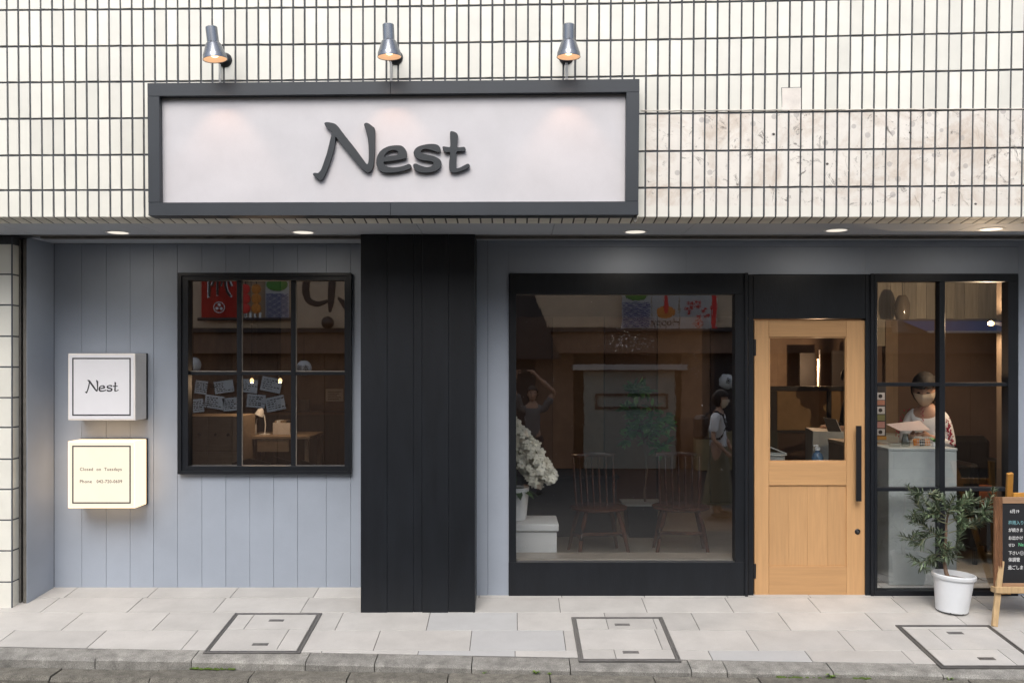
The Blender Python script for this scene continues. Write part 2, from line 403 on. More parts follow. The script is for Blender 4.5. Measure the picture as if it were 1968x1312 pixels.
# keep the sheet behind the kerb
pv = S(); pv.hexa([(XL, Zk(XL)-.01, fz(5.6)-.03), (XR, Zk(XR)-.01, fz(Zk(XR))-.012), (XR, 6.8, fz(6.8)-.012), (XL, 6.8, fz(6.8)-.012)],
                  [(XL, Zk(XL)-.01, -.5), (XR, Zk(XR)-.01, -.5), (XR, 6.8, -.5), (XL, 6.8, -.5)])
pavement = S()
a = [(XL, Zk(XL)-.005), (XR, Zk(XR)-.005), (XR, 6.8), (XL, 6.8)]
pavement.hexa([(x, y, fz(y)-.004) for x, y in a], [(x, y, -.5) for x, y in a])
pavement = pavement.build('pavement', pave_g, kind='structure')
rows = [(6.375, 6.66, -1.443), (6.098, 6.37, .332), (5.797, 6.098, .032), (5.487, 5.797, -.267), (5.187, 5.487, .016)]
g = .0026
for ya, yb, x0 in rows:
    k = -9
    while x0+.6*k < XR:
        xa = x0+.6*k; xb = xa+.6; k += 1
        xa_, xb_ = max(xa, XL)+g, min(xb, XR)-g
        if xb_-xa_ < .03: continue
        y0a = max(ya+g, Zk(xa_)+g); y0b = max(ya+g, Zk(xb_)+g)
        if yb-g-y0a < .006 and yb-g-y0b < .006: continue
        y0a = min(y0a, yb-g-.002); y0b = min(y0b, yb-g-.002)
        pts = [(xa_, y0a), (xb_, y0b), (xb_, yb-g), (xa_, yb-g)]
        dz = random.uniform(-.0006, .0006)
        cool = (ya < 5.9 and -.4 < (xa+xb)/2 < .2) or random.random() < .04
        S().hexa([(x, y, fz(y)+dz) for x, y in pts], [(x, y, fz(y)-.02) for x, y in pts], .0012).build('paving_tile', pave_b if cool else pave, pavement)

# kerb and gutter stones
kerb = S().box(XL, XR, 5.2, 5.22, -.5, -.4).build('kerb', kerb_m, kind='structure')
gutter = S().box(XL, XR, 5.1, 5.12, -.5, -.4).build('gutter', gutter_m, kind='structure')
KW = .145
def rough_block(x0, x1, yb, yf, ztop, zbot, n=14, amp=.006, lip=.012):
    """block with a worn, chipped front edge; yb, yf, ztop are functions of x"""
    b = bmesh.new(); cols = []
    for i in range(n+1):
        x = x0+(x1-x0)*i/n
        e = amp*(mnoise.noise(Vector((x*9, 3, 1)))+.6*mnoise.noise(Vector((x*31, 7, 1)))); e2 = amp*mnoise.noise(Vector((x*23, 1, 5)))
        Y0, Y1 = yb(x), yf(x)
        pr = [(Y0, ztop(x, Y0)), ((Y0+Y1)/2, ztop(x, (Y0+Y1)/2)+e2*.4), (Y1+lip+abs(e), ztop(x, Y1+lip)+e2*.3), (Y1+e*.5, ztop(x, Y1)-lip-abs(e2)), (Y1+e*.3, zbot), (Y0, zbot)]
        cols.append([b.verts.new((x, y, z)) for y, z in pr])
    for p, q in zip(cols, cols[1:]):
        for j in range(6): b.faces.new((p[j], q[j], q[(j+1) % 6], p[(j+1) % 6]))
    b.faces.new(cols[0]); b.faces.new(cols[-1][::-1])
    bmesh.ops.recalc_face_normals(b, faces=b.faces)
    s = S(); s._add(b); return s
edges = [-4.7, -4.1, -3.5, -2.545, -1.95, -1.25, -.83, -.245, .345, 1.06, 1.27, 1.89, 2.52, 3.1, 3.7, 4.3, 4.9]
for xa, xb in zip(edges, edges[1:]):
    dz = random.uniform(-.004, .003); dy = random.uniform(-.004, .004)
    rough_block(xa+.003, xb-.003, lambda x: Zk(x)-.002, lambda x: Zk(x)-KW+dy, lambda x, y: fz(y)-.003+dz, -.3).build('kerb_stone', kerb_m, kerb)
ge = [-4.6, -3.95, -3.35, -2.74, -2.14, -1.55, -.97, -.38, .22, .83, 1.44, 2.05, 2.65, 3.2, 3.8, 4.4]
for xa, xb in zip(ge, ge[1:]):
    dz = random.uniform(-.005, .004)
    rough_block(xa+.004, xb-.004, lambda x: Zk(x)-KW-.008, lambda x: Zk(x)-KW-.17, lambda x, y: -.128+dz+.002*x, -.3, amp=.011, lip=.02).build('gutter_stone', gutter_m, gutter)
# moss and weeds in the kerb joint
ms = S()
for (xa, xb) in ((-1.95, -1.68), (1.55, 1.86), (2.0, 2.1)):
    n = 30
    for i in range(n):
        x = xa+(xb-xa)*random.random(); y = Zk(x)-KW-.006+random.uniform(-.012, .004)
        ms.ball((x, y, -.126+random.uniform(0, .006)), random.uniform(.004, .011), 6, (1.5, 1, .6))
ms.build('moss', moss, kind='stuff')
def weed(x, n, h, label):
    y = Zk(x)-KW-.008; t = thing('weed', label, 'weed', (x, y, -.127), group='weeds growing in the kerb joint')
    for i in range(n):
        a = random.uniform(0, 6.28); l = h*random.uniform(.5, 1); d = Vector((math.cos(a), math.sin(a)*.5-.3, 0)); p = Vector((x, y, -.13))
        u = Vector((-math.sin(a), math.cos(a), 0))*.004
        q = p+d*l*.5+Vector((0, 0, l*.8)); e = p+d*l*1.1+Vector((0, 0, l*.7))
        s = S(); s.poly([p-u*.4, q-u*1.5, e, q+u*1.5, p+u*.4]); s.build('leaf', weedm, t)
weed(.14, 10, .035, 'small bright green weed in the kerb joint left of the middle hatch')
weed(.22, 6, .022, 'tiny pale weed just right of the bright green one by the kerb')
weed(-.17, 6, .02, 'tiny weed in the kerb joint in front of the black column side')
weed(1.87, 12, .05, 'tuft of long grass in the kerb gap in front of the wooden door')
weed(2.55, 6, .03, 'small weed at the kerb near the right-hand hatch')

def hatch(x0, x1, y0, y1, label, tiles):
    t = thing('inspection_hatch', label, 'hatch', ((x0+x1)/2, (y0+y1)/2, fz((y0+y1)/2)), group='tiled inspection hatches in the pavement')
    def slab(name, xa, xb, ya, yb, dz, mat, th=.01):
        pts = [(xa, ya), (xb, ya), (xb, yb), (xa, yb)]
        return S().hexa([(x, y, fz(y)+dz) for x, y in pts], [(x, y, fz(y)+dz-th) for x, y in pts], .0008).build(name, mat, t)
    slab('base_plate', x0+.002, x1-.002, y0+.002, y1-.002, .0035, pave_g, .02)
    f = .012
    for (fa, fb) in ((0, f), (f+.008, 2*f+.004)):
        for q in ((x0+fa, x1-fa, y0+fa, y0+fb), (x0+fa, x1-fa, y1-fb, y1-fa), (x0+fa, x0+fb, y0+fb, y1-fb), (x1-fb, x1-fa, y0+fb, y1-fb)):
            slab('frame_bar', *q, .008, hatch_m)
    m = 2*f+.008
    for (xa, xb, ya, yb) in tiles:
        slab('paving_tile', max(x0+m, xa+g), min(x1-m, xb-g), max(y0+m, ya+g), min(y1-m, yb-g), .0075, pave)
    for yy in (y0+.10, y1-.15):
        cx = (x0+x1)/2+.02; h = slab('lifting_recess', cx-.05, cx+.05, yy, yy+.035, .0095, hatch_m, .006)
        slab('lifting_pin', cx-.03, cx+.03, yy+.012, yy+.023, .0112, hatch_m, .004)
hatch(-1.91, -1.31, 5.44, 6.07, 'tiled inspection hatch left of the black column',
      [(-3, -1.768, 5.797, 7), (-1.768, -1, 5.797, 7), (-3, -1.467, 5.487, 5.797), (-1.467, -1, 5.487, 5.797), (-3, 0, 5.3, 5.487)])
hatch(.40, 1.02, 5.325, 6.0, 'tiled inspection hatch in front of the big display window',
      [(0, .632, 5.797, 7), (.632, .95, 5.797, 7), (.95, 2, 5.797, 7), (0, .933, 5.487, 5.797), (.933, 2, 5.487, 5.797), (0, .63, 5.2, 5.487), (.63, 2, 5.2, 5.487)])
hatch(2.545, 3.17, 5.236, 5.865, 'tiled inspection hatch in front of the potted olive tree',
      [(2, 2.733, 5.487, 5.797), (2.733, 4, 5.487, 5.797), (2, 3.016, 5.0, 5.487), (3.016, 4, 5.0, 5.487), (2, 4, 5.797, 7)])

# ------------------------------------------------------------------ tiled upper wall
YT = 5.52; SB = 2.638                                   # tile face, bottom edge
rowsL = [-50, 20, 90, 159, 229, 299, 366, 418]; rowsR = [-86, -8, 61.5, 134, 210, 284, 357, 413.5]; sag = [3, 4, 5, 3.5, 2, 1.5, 1, 0]
def rowy(i, x):
    t = x/1968.0; tt = min(max(t, 0), 1)
    return rowsL[i]+(rowsR[i]-rowsL[i])*t+4*sag[i]*tt*(1-tt)
xs = [-5.0]
def pitch(x):
    if x < 900: return 21.6+1.1*max(x, 0)/1000
    if x < 1268: return 22.65
    return 22.65+1.5*min((x-1268)/700, 1.1)
while xs[-1] < 2420: xs.append(xs[-1]+pitch(xs[-1]))
while xs[0] > -420: xs.insert(0, xs[0]-21.6)
def lean(x, y):                                          # joints lean a little
    return x+(418-y)/418*(x-760)*.0055
uw = thing('tiled_upper_wall', 'upper facade wall of cream vertical tiles with dark joints, stained where an old sign hung', 'wall', (0, YT, SB))
S().box(XL, XR, YT+.008, 5.66, SB+.004, 6.3).build('wall_core', grout, uw)
cand = []
jw = 1.75
for r in range(7):
    for i in range(len(xs)-1):
        xa, xb = xs[i], xs[i+1]; xm = (xa+xb)/2
        ya, yb = rowy(r, xm), rowy(r+1, xm)
        ins = 300 < xm < 1215 and ya > 150
        vis = (0 if ins or xm < -5 or xm > 1972 or yb < 6 else 1)
        cand.append((-(xb-xa)*(min(yb, 1e4)-max(ya, -20))*vis, r, i))
cand.sort(); part = set((r, i) for _, r, i in cand[:300])
rest = S(); rest_d = S()
for _, r, i in cand:
    xa, xb = xs[i], xs[i+1]; xm = (xa+xb)/2
    jt = jw*random.uniform(.85, 1.15); jv = 1.9
    q = []
    for x, rr, sy in ((xa+jt, r, jv), (xb-jt, r, jv), (xb-jt, r+1, -jv if r < 6 else -.0), (xa+jt, r+1, -jv if r < 6 else -.0)):
        y = rowy(rr, x)+sy+random.uniform(-.35, .35)
        q.append((lean(x, y), y))
    dY = random.uniform(-.0012, .0012)
    fr = [P(x, y, YT)+Vector((0, dY, 0)) for x, y in q]
    if r == 6:
        fr[2].z = SB; fr[3].z = SB
    bk = [v+Vector((0, .011, 0)) for v in fr]
    isd = xm > 1236 and (r >= 4 or (r == 3 and False))
    if (r, i) in part: S().hexa(fr, bk, .0014).build('wall_tile', dirty if isd else glazed, uw)
    else: (rest_d if isd else rest).hexa(fr, bk, .0014)
rest.build('wall_tiles', glazed, uw, kind='stuff')
rest_d.build('wall_tiles', dirty, uw, kind='stuff')
# rows above the picture
up = S(); zt = P(0, -52, YT).z+.02
for k in range(5):
    for i in range(len(xs)-1):
        z0 = zt+.24*k+.01; up.box(wx(xs[i], YT)+.006, wx(xs[i+1], YT)-.006, YT, YT+.011, z0+.012, z0+.228)
up.build('wall_tiles', glazed, uw, kind='stuff')
dripm = M_('dull_cream_tile', (.80, .78, .70), .6, var=.08, scale=9, rand=.08)
# sloping drip edge tiles under the wall
YS, ZS = 5.66, 2.619
for i in range(len(xs)-1):
    xa, xb = wx(lean(xs[i], 418), YT)+.0052, wx(lean(xs[i+1], 418), YT)-.0052
    if xb < wx(-40, YT) or xa > wx(2010, YT): continue
    for (ta, tb) in ((.03, .42), (.47, 1.0)):
        if ta > .4 and False: continue
        y0, y1 = YT+(YS-YT)*ta, YT+(YS-YT)*tb; z0, z1 = SB+(ZS-SB)*ta, SB+(ZS-SB)*tb
        S().hexa([(xa, y0, z0), (xb, y0, z0), (xb, y1, z1), (xa, y1, z1)],
                 [(xa, y0, z0+.003), (xb, y0, z0+.003), (xb, y1, z1+.003), (xa, y1, z1+.003)]).build('drip_tile', dripm, uw) if tb == 1.0 else \
        S().hexa([(xa, y0, z0), (xb, y0, z0), (xb, y1, z1), (xa, y1, z1)],
                 [(xa, y0, z0+.003), (xb, y0, z0+.003), (xb, y1, z1+.003), (xa, y1, z1+.003)]).build('edge_tile', dripm, uw)
S().hexa([(XL, YT+.009, SB+.0035), (XR, YT+.009, SB+.0035), (XR, YS, ZS+.003), (XL, YS, ZS+.003)],
         [(XL, YT+.009, SB+.05), (XR, YT+.009, SB+.05), (XR, YS, ZS+.05), (XL, YS, ZS+.05)]).build('drip_edge_core', grout_pale, uw)
# sealant ridge and square outline left by the old sign
sl = S(); pts = []
for i in range(120):
    px = 1232+i*6.4; py = 213-(px-1232)/740*4+1.2*mnoise.noise(Vector((px*.05, 0, 0)))
    pts.append(P(px, py, YT-.001))
sl.tube(pts, [.0035*(1+.8*mnoise.noise(Vector((i*.7, 5, 0)))) for i in range(120)], 5)
for k in range(7):
    px = random.uniform(1290, 1960); py = random.uniform(235, 380); pp = []
    for j in range(6): pp.append(P(px+j*random.uniform(1, 4), py+j*random.uniform(4, 8), YT-.001))
    sl.tube(pp, .0015, 4)
sl.build('old_sealant', M_('pale_sealant', (.66, .62, .55), .6, var=.2, scale=40), uw)
sl = S()
for a, b in (((1502, 169), (1539, 168)), ((1502, 169), (1503, 206)), ((1539, 168), (1540, 206))): sl.tube([P(*a, YT-.0005), P(*b, YT-.0005)], .0017, 4)
sl.build('sign_bracket_mark', grout, uw)
S().box(wx(1503, YT), wx(1539, YT), YT-.0028, YT+.0015, wz(213, YT), wz(169.5, YT)).build('bracket_ghost', M_('dusty_patch', (.75, .70, .64), .6, var=.16, scale=9), uw)
# rusty fastener bits
for (px, py) in ((1487, 258), (1590, 315), (1749, 255), (1875, 392), (1640, 440)):
    if py < 410: S().ball(P(px, py, YT-.0005), .009, 8, (1, .25, .8)).build('glue_lump', grout_pale, uw)

# soffit
sof = thing('soffit', 'grey painted soffit panels under the tiled wall with round downlights set in', 'ceiling', (0, 5.9, ZS)); sof['kind'] = 'structure'
if 'category' in sof: del sof['category']
se = [XL, -4.2, -3.32, -2.42, -1.53, -.62, .27, 1.175, 2.11, 3.0, 3.9, XR]
for a, b in zip(se, se[1:]): box('soffit_panel', bluegrey_soffit, sof, a+.0015, b-.0015, 5.662, 6.14, ZS, ZS+.02, .001)
box('soffit_core', in_dark, sof, XL, XR, 5.662, 6.7, ZS+.024, ZS+.1, 0)
box('soffit_panel', bluegrey_soffit, sof, XL, XR, 6.30, 6.60, ZS+.001, ZS+.02, .001)
sr = thing('shutter_rail', 'metal shutter slot running along the soffit above the shop front', 'rail', (0, 6.2, ZS-.01))
for xa, xb in ((-3.34, wx(694, 6.2)-.0), (wx(914, 6.2)+.0, XR-.5)):
    box('rail_strip', rail_m, sr, xa, xb, 6.142, 6.172, ZS-.006, ZS+.016, .001)
    box('rail_strip', rail_m, sr, xa, xb, 6.235, 6.297, ZS-.010, ZS+.016, .001)
    box('rail_slot', in_dark, sr, xa, xb, 6.1725, 6.2345, ZS+.006, ZS+.016, 0)

# downlights
dls = [(227, 446.5, 'leftmost downlight, above the lit sign boxes'), (583, 446, 'downlight just left of the black column'), (1221, 445, 'downlight above the big display window'),
       (1608, 442, 'downlight above the wooden door'), (1905, 440, 'rightmost downlight, above the gridded window')]
d0 = None
for px, py, lb in dls:
    Y = .919*F/(CY-py); x = wx(px, Y)
    if d0 is None:
        d0 = thing('downlight', '', 'downlight', (x, Y, ZS-.004)); 
        S().lathe([(.068, 0), (.082, 0), (.084, .003), (.084, .01), (.068, .01), (.068, 0)], 32, Matrix.Translation((x, Y, ZS-.004)), cap=False).build('trim_ring', white, d0)
        S().lathe([(0, .001), (.0675, .001), (.0675, .006), (0, .006)], 32, Matrix.Translation((x, Y, ZS-.004))).build('lens', downl, d0)
        d = d0
    else:
        d = copy_tree(d0); d.location = (x, Y, ZS-.004)
    tag(d, lb+', round and lit', None, 'downlights in the soffit')
    if d is not d0: continue
    l = bpy.data.lights.new('downlight_light', 'AREA'); l.shape = 'DISK'; l.size = .12; l.energy = 1.0; l.color = (1, .90, .78)
    lo = bpy.data.objects.new('downlight_light', l); C.objects.link(lo); lo.parent = d; lo.location = (0, 0, -.012)

# left tiled pier
pr = thing('tiled_pier', 'cream tiled pier at the left end of the shop front', 'pillar', (-3.7, 6.2, 0))
YP = 6.18; xe = wx(23, YP); xq = wx(36, 6.27)
S().hexa([(XL, YP+.006, -.1), (xe-.004, YP+.006, -.1), (xq-.004, 6.30, -.1), (XL, 6.30, -.1)], [(XL, YP+.006, ZS), (xe-.004, YP+.006, ZS), (xq-.004, 6.30, ZS), (XL, 6.30, ZS)]).build('pier_core', grout, pr)
box('corner_joint', joint, pr, wx(21.6, YP), xe+.0005, YP-.0005, YP+.01, -.01, ZS-.001, 0)
js = [468, 527, 586, 646, 705, 764, 821, 882, 940, 999, 1058, 1118, 1177]
for a, b in zip(js, js[1:]):
    z1, z0 = wz(a, YP)-.0052, wz(b, YP)+.0052
    z0 = max(z0, fz(YP)-.01)
    for k in range(5):
        x1 = wx(21.4, YP)-k*.212; x0 = x1-.205
        S().box(x0, x1, YP, YP+.007, z0, z1, .001).build('pier_tile', glazed, pr)
    S().hexa([(xe+.0, YP+.001, z0), (xe, YP+.001, z1), (xq, 6.272, z1), (xq, 6.272, z0)],
             [(xe-.006, YP+.004, z0), (xe-.006, YP+.004, z1), (xq-.006, 6.275, z1), (xq-.006, 6.275, z0)], .0006).build('pier_side_tile', glazed, pr)
gr = thing('shutter_guide', 'vertical metal shutter guide between the tiled pier and the grey wall', 'rail', (wx(43, 6.28), 6.28, 0))
for a, b, yy, m in ((36.6, 40, 6.272, rail_m), (40.4, 44, 6.30, rail_d), (44.5, 51.5, 6.265, rail_m)):
    box('guide_strip', m, gr, wx(a, yy), wx(b, yy), yy, yy+.05, fz(6.3)-.01, ZS-.012, .001)

# ------------------------------------------------------------------ left timber wall
YL, YR = 6.58, 6.42
lw = thing('timber_clad_wall', 'blue-grey vertical plank wall left of the black column', 'wall', (-2, YL, fz(YL)))
wA = (341, 525, 675, 910)
x0, x1, zt0, zb0 = wx(wA[0], YL), wx(wA[2], YL), wz(wA[1], YL), wz(wA[3], YL)
zb = fz(YL)-.012; XA = wx(104, YL); XB = wx(700, YL)
for (a, b, c, d) in ((XA-.3, x0+.02, zb, 2.7), (x1-.02, XB+.1, zb, 2.7), (x0+.02, x1-.02, zb, zb0+.02), (x0+.02, x1-.02, zt0-.02, 2.7)):
    box('wall_core', joint, lw, a, b, YL+.015, YL+.1, c, d, 0)
ps = [104, 157, 204, 250, 295, 341, 388, 434, 480, 526, 572, 627, 674, 716]
for a, b in zip(ps, ps[1:]):
    xa, xb = wx(a, YL)+.0009, wx(b, YL)-.0009; dY = random.uniform(0, .0012)
    if b <= 342 or a >= 674: box('plank', bluegrey, lw, xa, xb, YL+dY, YL+.014, zb, ZS-.002, .0012)
    else:
        box('plank', bluegrey, lw, xa, xb, YL+dY, YL+.014, zt0-.01, ZS-.002, .0012)
        box('plank', bluegrey, lw, xa, xb, YL+dY, YL+.014, zb, zb0+.01, .0012)
# return wall
rx0, rx1 = wx(52, 6.26), XA
S().hexa([(rx0, 6.26, fz(6.26)-.01), (rx0, 6.26, ZS-.002), (rx1, YL-.001, ZS-.002), (rx1, YL-.001, fz(YL)-.01)],
         [(rx0-.004, 6.26, fz(6.26)-.01), (rx0-.004, 6.26, ZS-.002), (rx1-.06, YL-.001, ZS-.002), (rx1-.06, YL-.001, fz(YL)-.01)], .0015).build('return_panel', bluegrey, lw)

# black column
col = thing('black_column', 'wide black plank-clad column standing in front of the grey wall', 'column', (wx(803, 6.1), 6.1, fz(6.1)))
cz0, cz1 = fz(6.1)-.006, ZS-.003
cx0, cx1 = wx(693, 6.1), wx(913, 6.1)
box('column_core', joint, col, cx0+.01, cx1-.01, 6.112, YL-.001, cz0, cz1, 0)
for a, b in ((693, 744), (744, 794.5), (794.5, 811), (811, 862), (862, 913)):
    box('plank', blackp, col, wx(a, 6.1)+.0008, wx(b, 6.1)-.0008, 6.1+random.uniform(0, .0015), 6.112, cz0, cz1, .0016)
box('side_panel', blackp, col, cx1-.0095, cx1-.0005, 6.1125, YL-.17, cz0, cz1, .001)
box('side_panel', blackp, col, cx0+.0005, cx0+.0095, 6.1125, YL-.002, cz0, cz1, .001)

# right timber wall with its opening
rw = thing('timber_clad_wall', 'blue-grey plank wall right of the black column framing the display window and door', 'wall', (2, YR, fz(YR)))
ox0, ox1, oz1 = wx(978, YR), wx(1957, YR), wz(525, YR); zb = fz(YR)-.012
for (a, b, c, d) in ((cx1-.06, ox0+.01, zb, 2.7), (ox1-.01, XR, zb, 2.7), (ox0+.01, ox1-.01, oz1-.01, 2.7)):
    box('wall_core', joint, rw, a, b, YR+.015, YR+.09, c, d, 0)
for a, b in ((905, 937.5), (937.5, 978)):
    box('plank', bluegrey, rw, wx(a, YR)+.0011, wx(b, YR)-.0011+(.0 if b < 970 else .001), YR, YR+.014, zb, ZS-.002, .0012)
for a, b in ((1957, 1999), (1999, 2045), (2045, 2091), (2091, 2137), (2137, 2183), (2183, 2229), (2229, 2275), (2275, 2330)):
    box('plank', bluegrey, rw, wx(a, YR)+.0011, wx(b, YR)-.0011, YR, YR+.014, zb, ZS-.002, .0012)
hz = wz(474, YR)
for a, b in ((978, 1320), (1320, 1664), (1664, 1957)):
    box('header_board', bluegrey, rw, wx(a, YR)+.0004, wx(b, YR)-.0004, YR, YR+.014, oz1-.008, hz-.001, .0008)
box('header_board', bluegrey, rw, wx(978, YR)+.0004, wx(1957, YR)-.0004, YR-.003, YR+.014, hz+.001, ZS-.002, .0008)

# ------------------------------------------------------------------ left window
win = thing('shop_window', 'black framed six-pane window in the grey plank wall left of the column', 'window', (wx(508, YL), YL, wz(910, YL)))
YO = 6.535
def ring(name, mat, parent, a, b, c, d, tl, tt, tr, tb, Yf, Yb, bev=.0015):
    pbox(name, mat, parent, a, b, c, b+tt, Yf, Yb, bev); pbox(name, mat, parent, a, d-tb, c, d, Yf, Yb, bev)
    pbox(name, mat, parent, a, b+tt, a+tl, d-tb, Yf+.0005, Yb, bev); pbox(name, mat, parent, c-tr, b+tt, c, d-tb, Yf+.0005, Yb, bev)
ring('outer_frame_bar', blackf, win, 341, 524, 675, 911, 7, 6, 7, 6, YO, YL+.02)
ring('inner_frame_bar', blackf, win, 347.5, 529.5, 668.5, 905.5, 14, 9, 6.5, 10, YO+.014, YL+.05)
YG = 6.60
for a, b in ((455, 464), (559, 568)): pbox('muntin', blackf, win, a, 538, b, 896, YL+.002, YG+.02)
pbox('muntin', blackf, win, 361, 714, 662.5, 720.5, YL+.004, YG+.02)
bead = M_('pale_glazing_bead', (.30, .27, .235), .5)
for a, b in ((361, 455), (464, 559), (568, 662.5)):
    for c, d in ((538, 714), (720.5, 896)):
        pn = pbox('pane', glass, win, a, c, b, d, YG, YG+.004, 0)
        pbox('glazing_bead', bead, win, a+.3, c, a+2, d, YG-.008, YG-.001, .0003)
        pbox('glazing_bead', bead, win, a+2, d-1.6, b-.3, d, YG-.008, YG-.001, .0003)

# ------------------------------------------------------------------ display window, door, gridded window
dw = thing('display_window', 'large single-pane shop window in a wide black wooden frame', 'window', (wx(1205, YR), YR, fz(YR)))
YF = YR-.012
pbox('frame_top', blackp, dw, 979, 525, 1432, 565, YF, YR+.08)
pbox('frame_bottom', blackp, dw, 977.5, 1080, 1432, 1146, YF, YR+.08)
pbox('frame_side', blackp, dw, 978, 565, 992, 1080, YF, YR+.08); pbox('frame_side', blackp, dw, 1413, 565, 1432, 1080, YF, YR+.08)
YG2 = 6.455
pbox('pane', glass_wet, dw, 991, 564, 1414, 1081, YG2, YG2+.006, 0)
pbox('glazing_bead', bead, dw, 992.5, 565.5, 1413, 567, YG2-.01, YG2-.001, .0003); pbox('glazing_bead', bead, dw, 1411, 567, 1412.7, 1079, YG2-.01, YG2-.001, .0003)
pbox('glazing_bead', bead, dw, 992.5, 1078, 1411, 1079.5, YG2-.01, YG2-.001, .0003)
dr = S(); random.seed(3)
def drops(cx, cy, sx, sy, n, r0=.001, r1=.0032):
    r0 *= .75; r1 *= .75
    for i in range(n):
        p = P(min(max(cx+random.gauss(0, sx), 996), 1409), min(max(cy+random.gauss(0, sy), 570), 1074), YG2-.001)
        dr.ball(p, random.uniform(r0, r1), 6, (1, .5, random.uniform(1, 1.6)))
drops(1195, 655, 24, 12, 110, .002, .0055); drops(1150, 595, 14, 10, 26); drops(1225, 662, 22, 10, 40, .002, .005); drops(1006, 680, 4, 90, 40); drops(1240, 900, 8, 70, 26); drops(1063, 730, 20, 6, 14)
drops(1110, 900, 60, 90, 50); drops(1340, 960, 50, 70, 30); drops(1385, 590, 14, 5, 10); drops(1015, 1050, 14, 8, 20); drops(1300, 1060, 60, 8, 20); drops(1340, 700, 6, 60, 24, .002, .005)
dr.build('water_drops', dropm, dw, kind='stuff')

ds = thing('door_surround', 'black painted timber posts and header around the wooden door', 'door frame', (wx(1556, YR), YR, fz(YR)))
pbox('post', blackf, ds, 1432.3, 524, 1438, 1149, YF-.016, YR+.08); pbox('post', blackp, ds, 1438.2, 528, 1448.3, 1151, YF+.01, YR+.08)
pbox('post', blackp, ds, 1663.5, 527, 1674, 1153, YF+.01, YR+.08); pbox('header_board', blackp, ds, 1448.5, 528, 1663.3, 612, YF+.004, YR+.08)
pbox('post', blackf, ds, 1674.2, 525.5, 1680, 1151, YF-.004, YR+.08)

dd = thing('wooden_door', 'pale timber door with a glazed upper half and a long black pull handle', 'door', (wx(1556, YR), YR, fz(YR)))
YD = YR+.012; YDb = YD+.038
pbox('stile', wood_v, dd, 1450, 615.5, 1477.5, 1151, YD, YDb, .0015); pbox('stile', wood_v, dd, 1627, 615.5, 1662, 1151, YD, YDb, .0015)
pbox('top_rail', wood_h, dd, 1477.8, 615.5, 1626.7, 647, YD+.0005, YDb, .001)
pbox('middle_rail', wood_h, dd, 1477.8, 887, 1626.7, 932, YD+.0005, YDb, .001)
pbox('bottom_rail', wood_h, dd, 1477.8, 1088, 1626.7, 1151, YD+.0005, YDb, .001)
for a, b in ((1477.8, 1515), (1515, 1552), (1552, 1590), (1590, 1626.7)): pbox('door_panel_board', wood_v, dd, a+.1, 932.3, b-.1, 1087.7, YD+.012, YDb-.01, .0006)
for q in ((1477.8, 647.3, 1626.7, 649.5), (1477.8, 884.8, 1626.7, 886.8)): pbox('glazing_strip', wood_h, dd, *q, YD+.008, YDb-.004, .0004)
for q in ((1477.8, 649.7, 1480, 884.6), (1624.5, 649.7, 1626.7, 884.6)): pbox('glazing_strip', wood_v, dd, *q, YD+.008, YDb-.004, .0004)
pbox('pane', glass_door, dd, 1480, 649.6, 1624.6, 884.8, YD+.02, YD+.025, 0)
hd = pbox('pull_handle', handle_m, dd, 1646, 818, 1656, 963, YD-.055, YD-.04, .001)
for yy in (833, 946):
    c = P(1649, yy, YD-.02); S().tube([c+Vector((0, -.022, 0)), c+Vector((0, .02, 0))], .006, 10).build('handle_mount', steel, hd)
c = P(1648, 1021, YD); S().lathe([(0, .006), (.016, .006), (.021, .002), (.021, 0)], 20, Matrix.Translation(c) @ Matrix.Rotation(R(90), 4, 'X')).build('lock', handle_m, dd)
S().lathe([(0, .012), (.008, .012), (.009, .006)], 12, Matrix.Translation(c) @ Matrix.Rotation(R(90), 4, 'X')).build('key_cylinder', steel, dd)
for a, b in ((652, 683), (1083, 1111)): pbox('hinge', handle_m, dd, 1448.6, a, 1453.2, b, YD-.006, YD+.01, .001)

gw = thing('gridded_window', 'tall black framed window with six panes right of the wooden door', 'window', (wx(1815, YR), YR, fz(YR)))
ring('frame_bar', blackf, gw, 1680.3, 525.8, 1957, 1150, 6, 15, 19, 15, YF, YR+.08)
pbox('muntin', blackf, gw, 1806, 541, 1816.5, 1135, YF+.006, YG2+.03); 
for a, b in ((735, 742), (936.5, 943.5)): pbox('muntin', blackf, gw, 1686.5, a, 1937.7, b, YF+.01, YG2+.03)
for a, b in ((1686.4, 1806), (1816.5, 1938)):
    for c, d in ((541, 735), (742, 936.5), (943.5, 1135)): pbox('pane', glass_r, gw, a, c, b, d, YG2, YG2+.005, 0)
box('sill', blackf, gw, wx(1681, YR), wx(1950, YR), YF-.006, YR+.08, fz(YR)-.02, wz(1150.5, YF-.006)-.002, .001) if False else None

# ------------------------------------------------------------------ main sign
sg = thing('shop_sign', 'wide pale sign board in a charcoal frame reading Nest in raised letters', 'sign', (wx(756, 5.4), 5.45, wz(414, 5.4)))
YSn = 5.40
O = [(283, 160), (1229, 152), (1227, 413), (285, 414.5)]; I = [(306, 185), (1204, 177), (1202.5, 387), (307.5, 389)]
def bar(fr, name='frame_bar'):
    f = [P(x, y, YSn) for x, y in fr]; S().hexa(f, [v+Vector((0, .115, 0)) for v in f], .0015).build(name, signframe, sg)
def mid(p, q, t): return (p[0]+(q[0]-p[0])*t, p[1]+(q[1]-p[1])*t)
tm, im, bm2, ib = mid(O[0], O[1], .494), mid(I[0], I[1], .494), mid(O[3], O[2], .494), mid(I[3], I[2], .494)
bar([O[0], tm, (tm[0], tm[1]+25), (283.3, 185.2)]); bar([(tm[0]+.3, tm[1]), O[1], (1229, 177), (tm[0]+.3, tm[1]+25)])
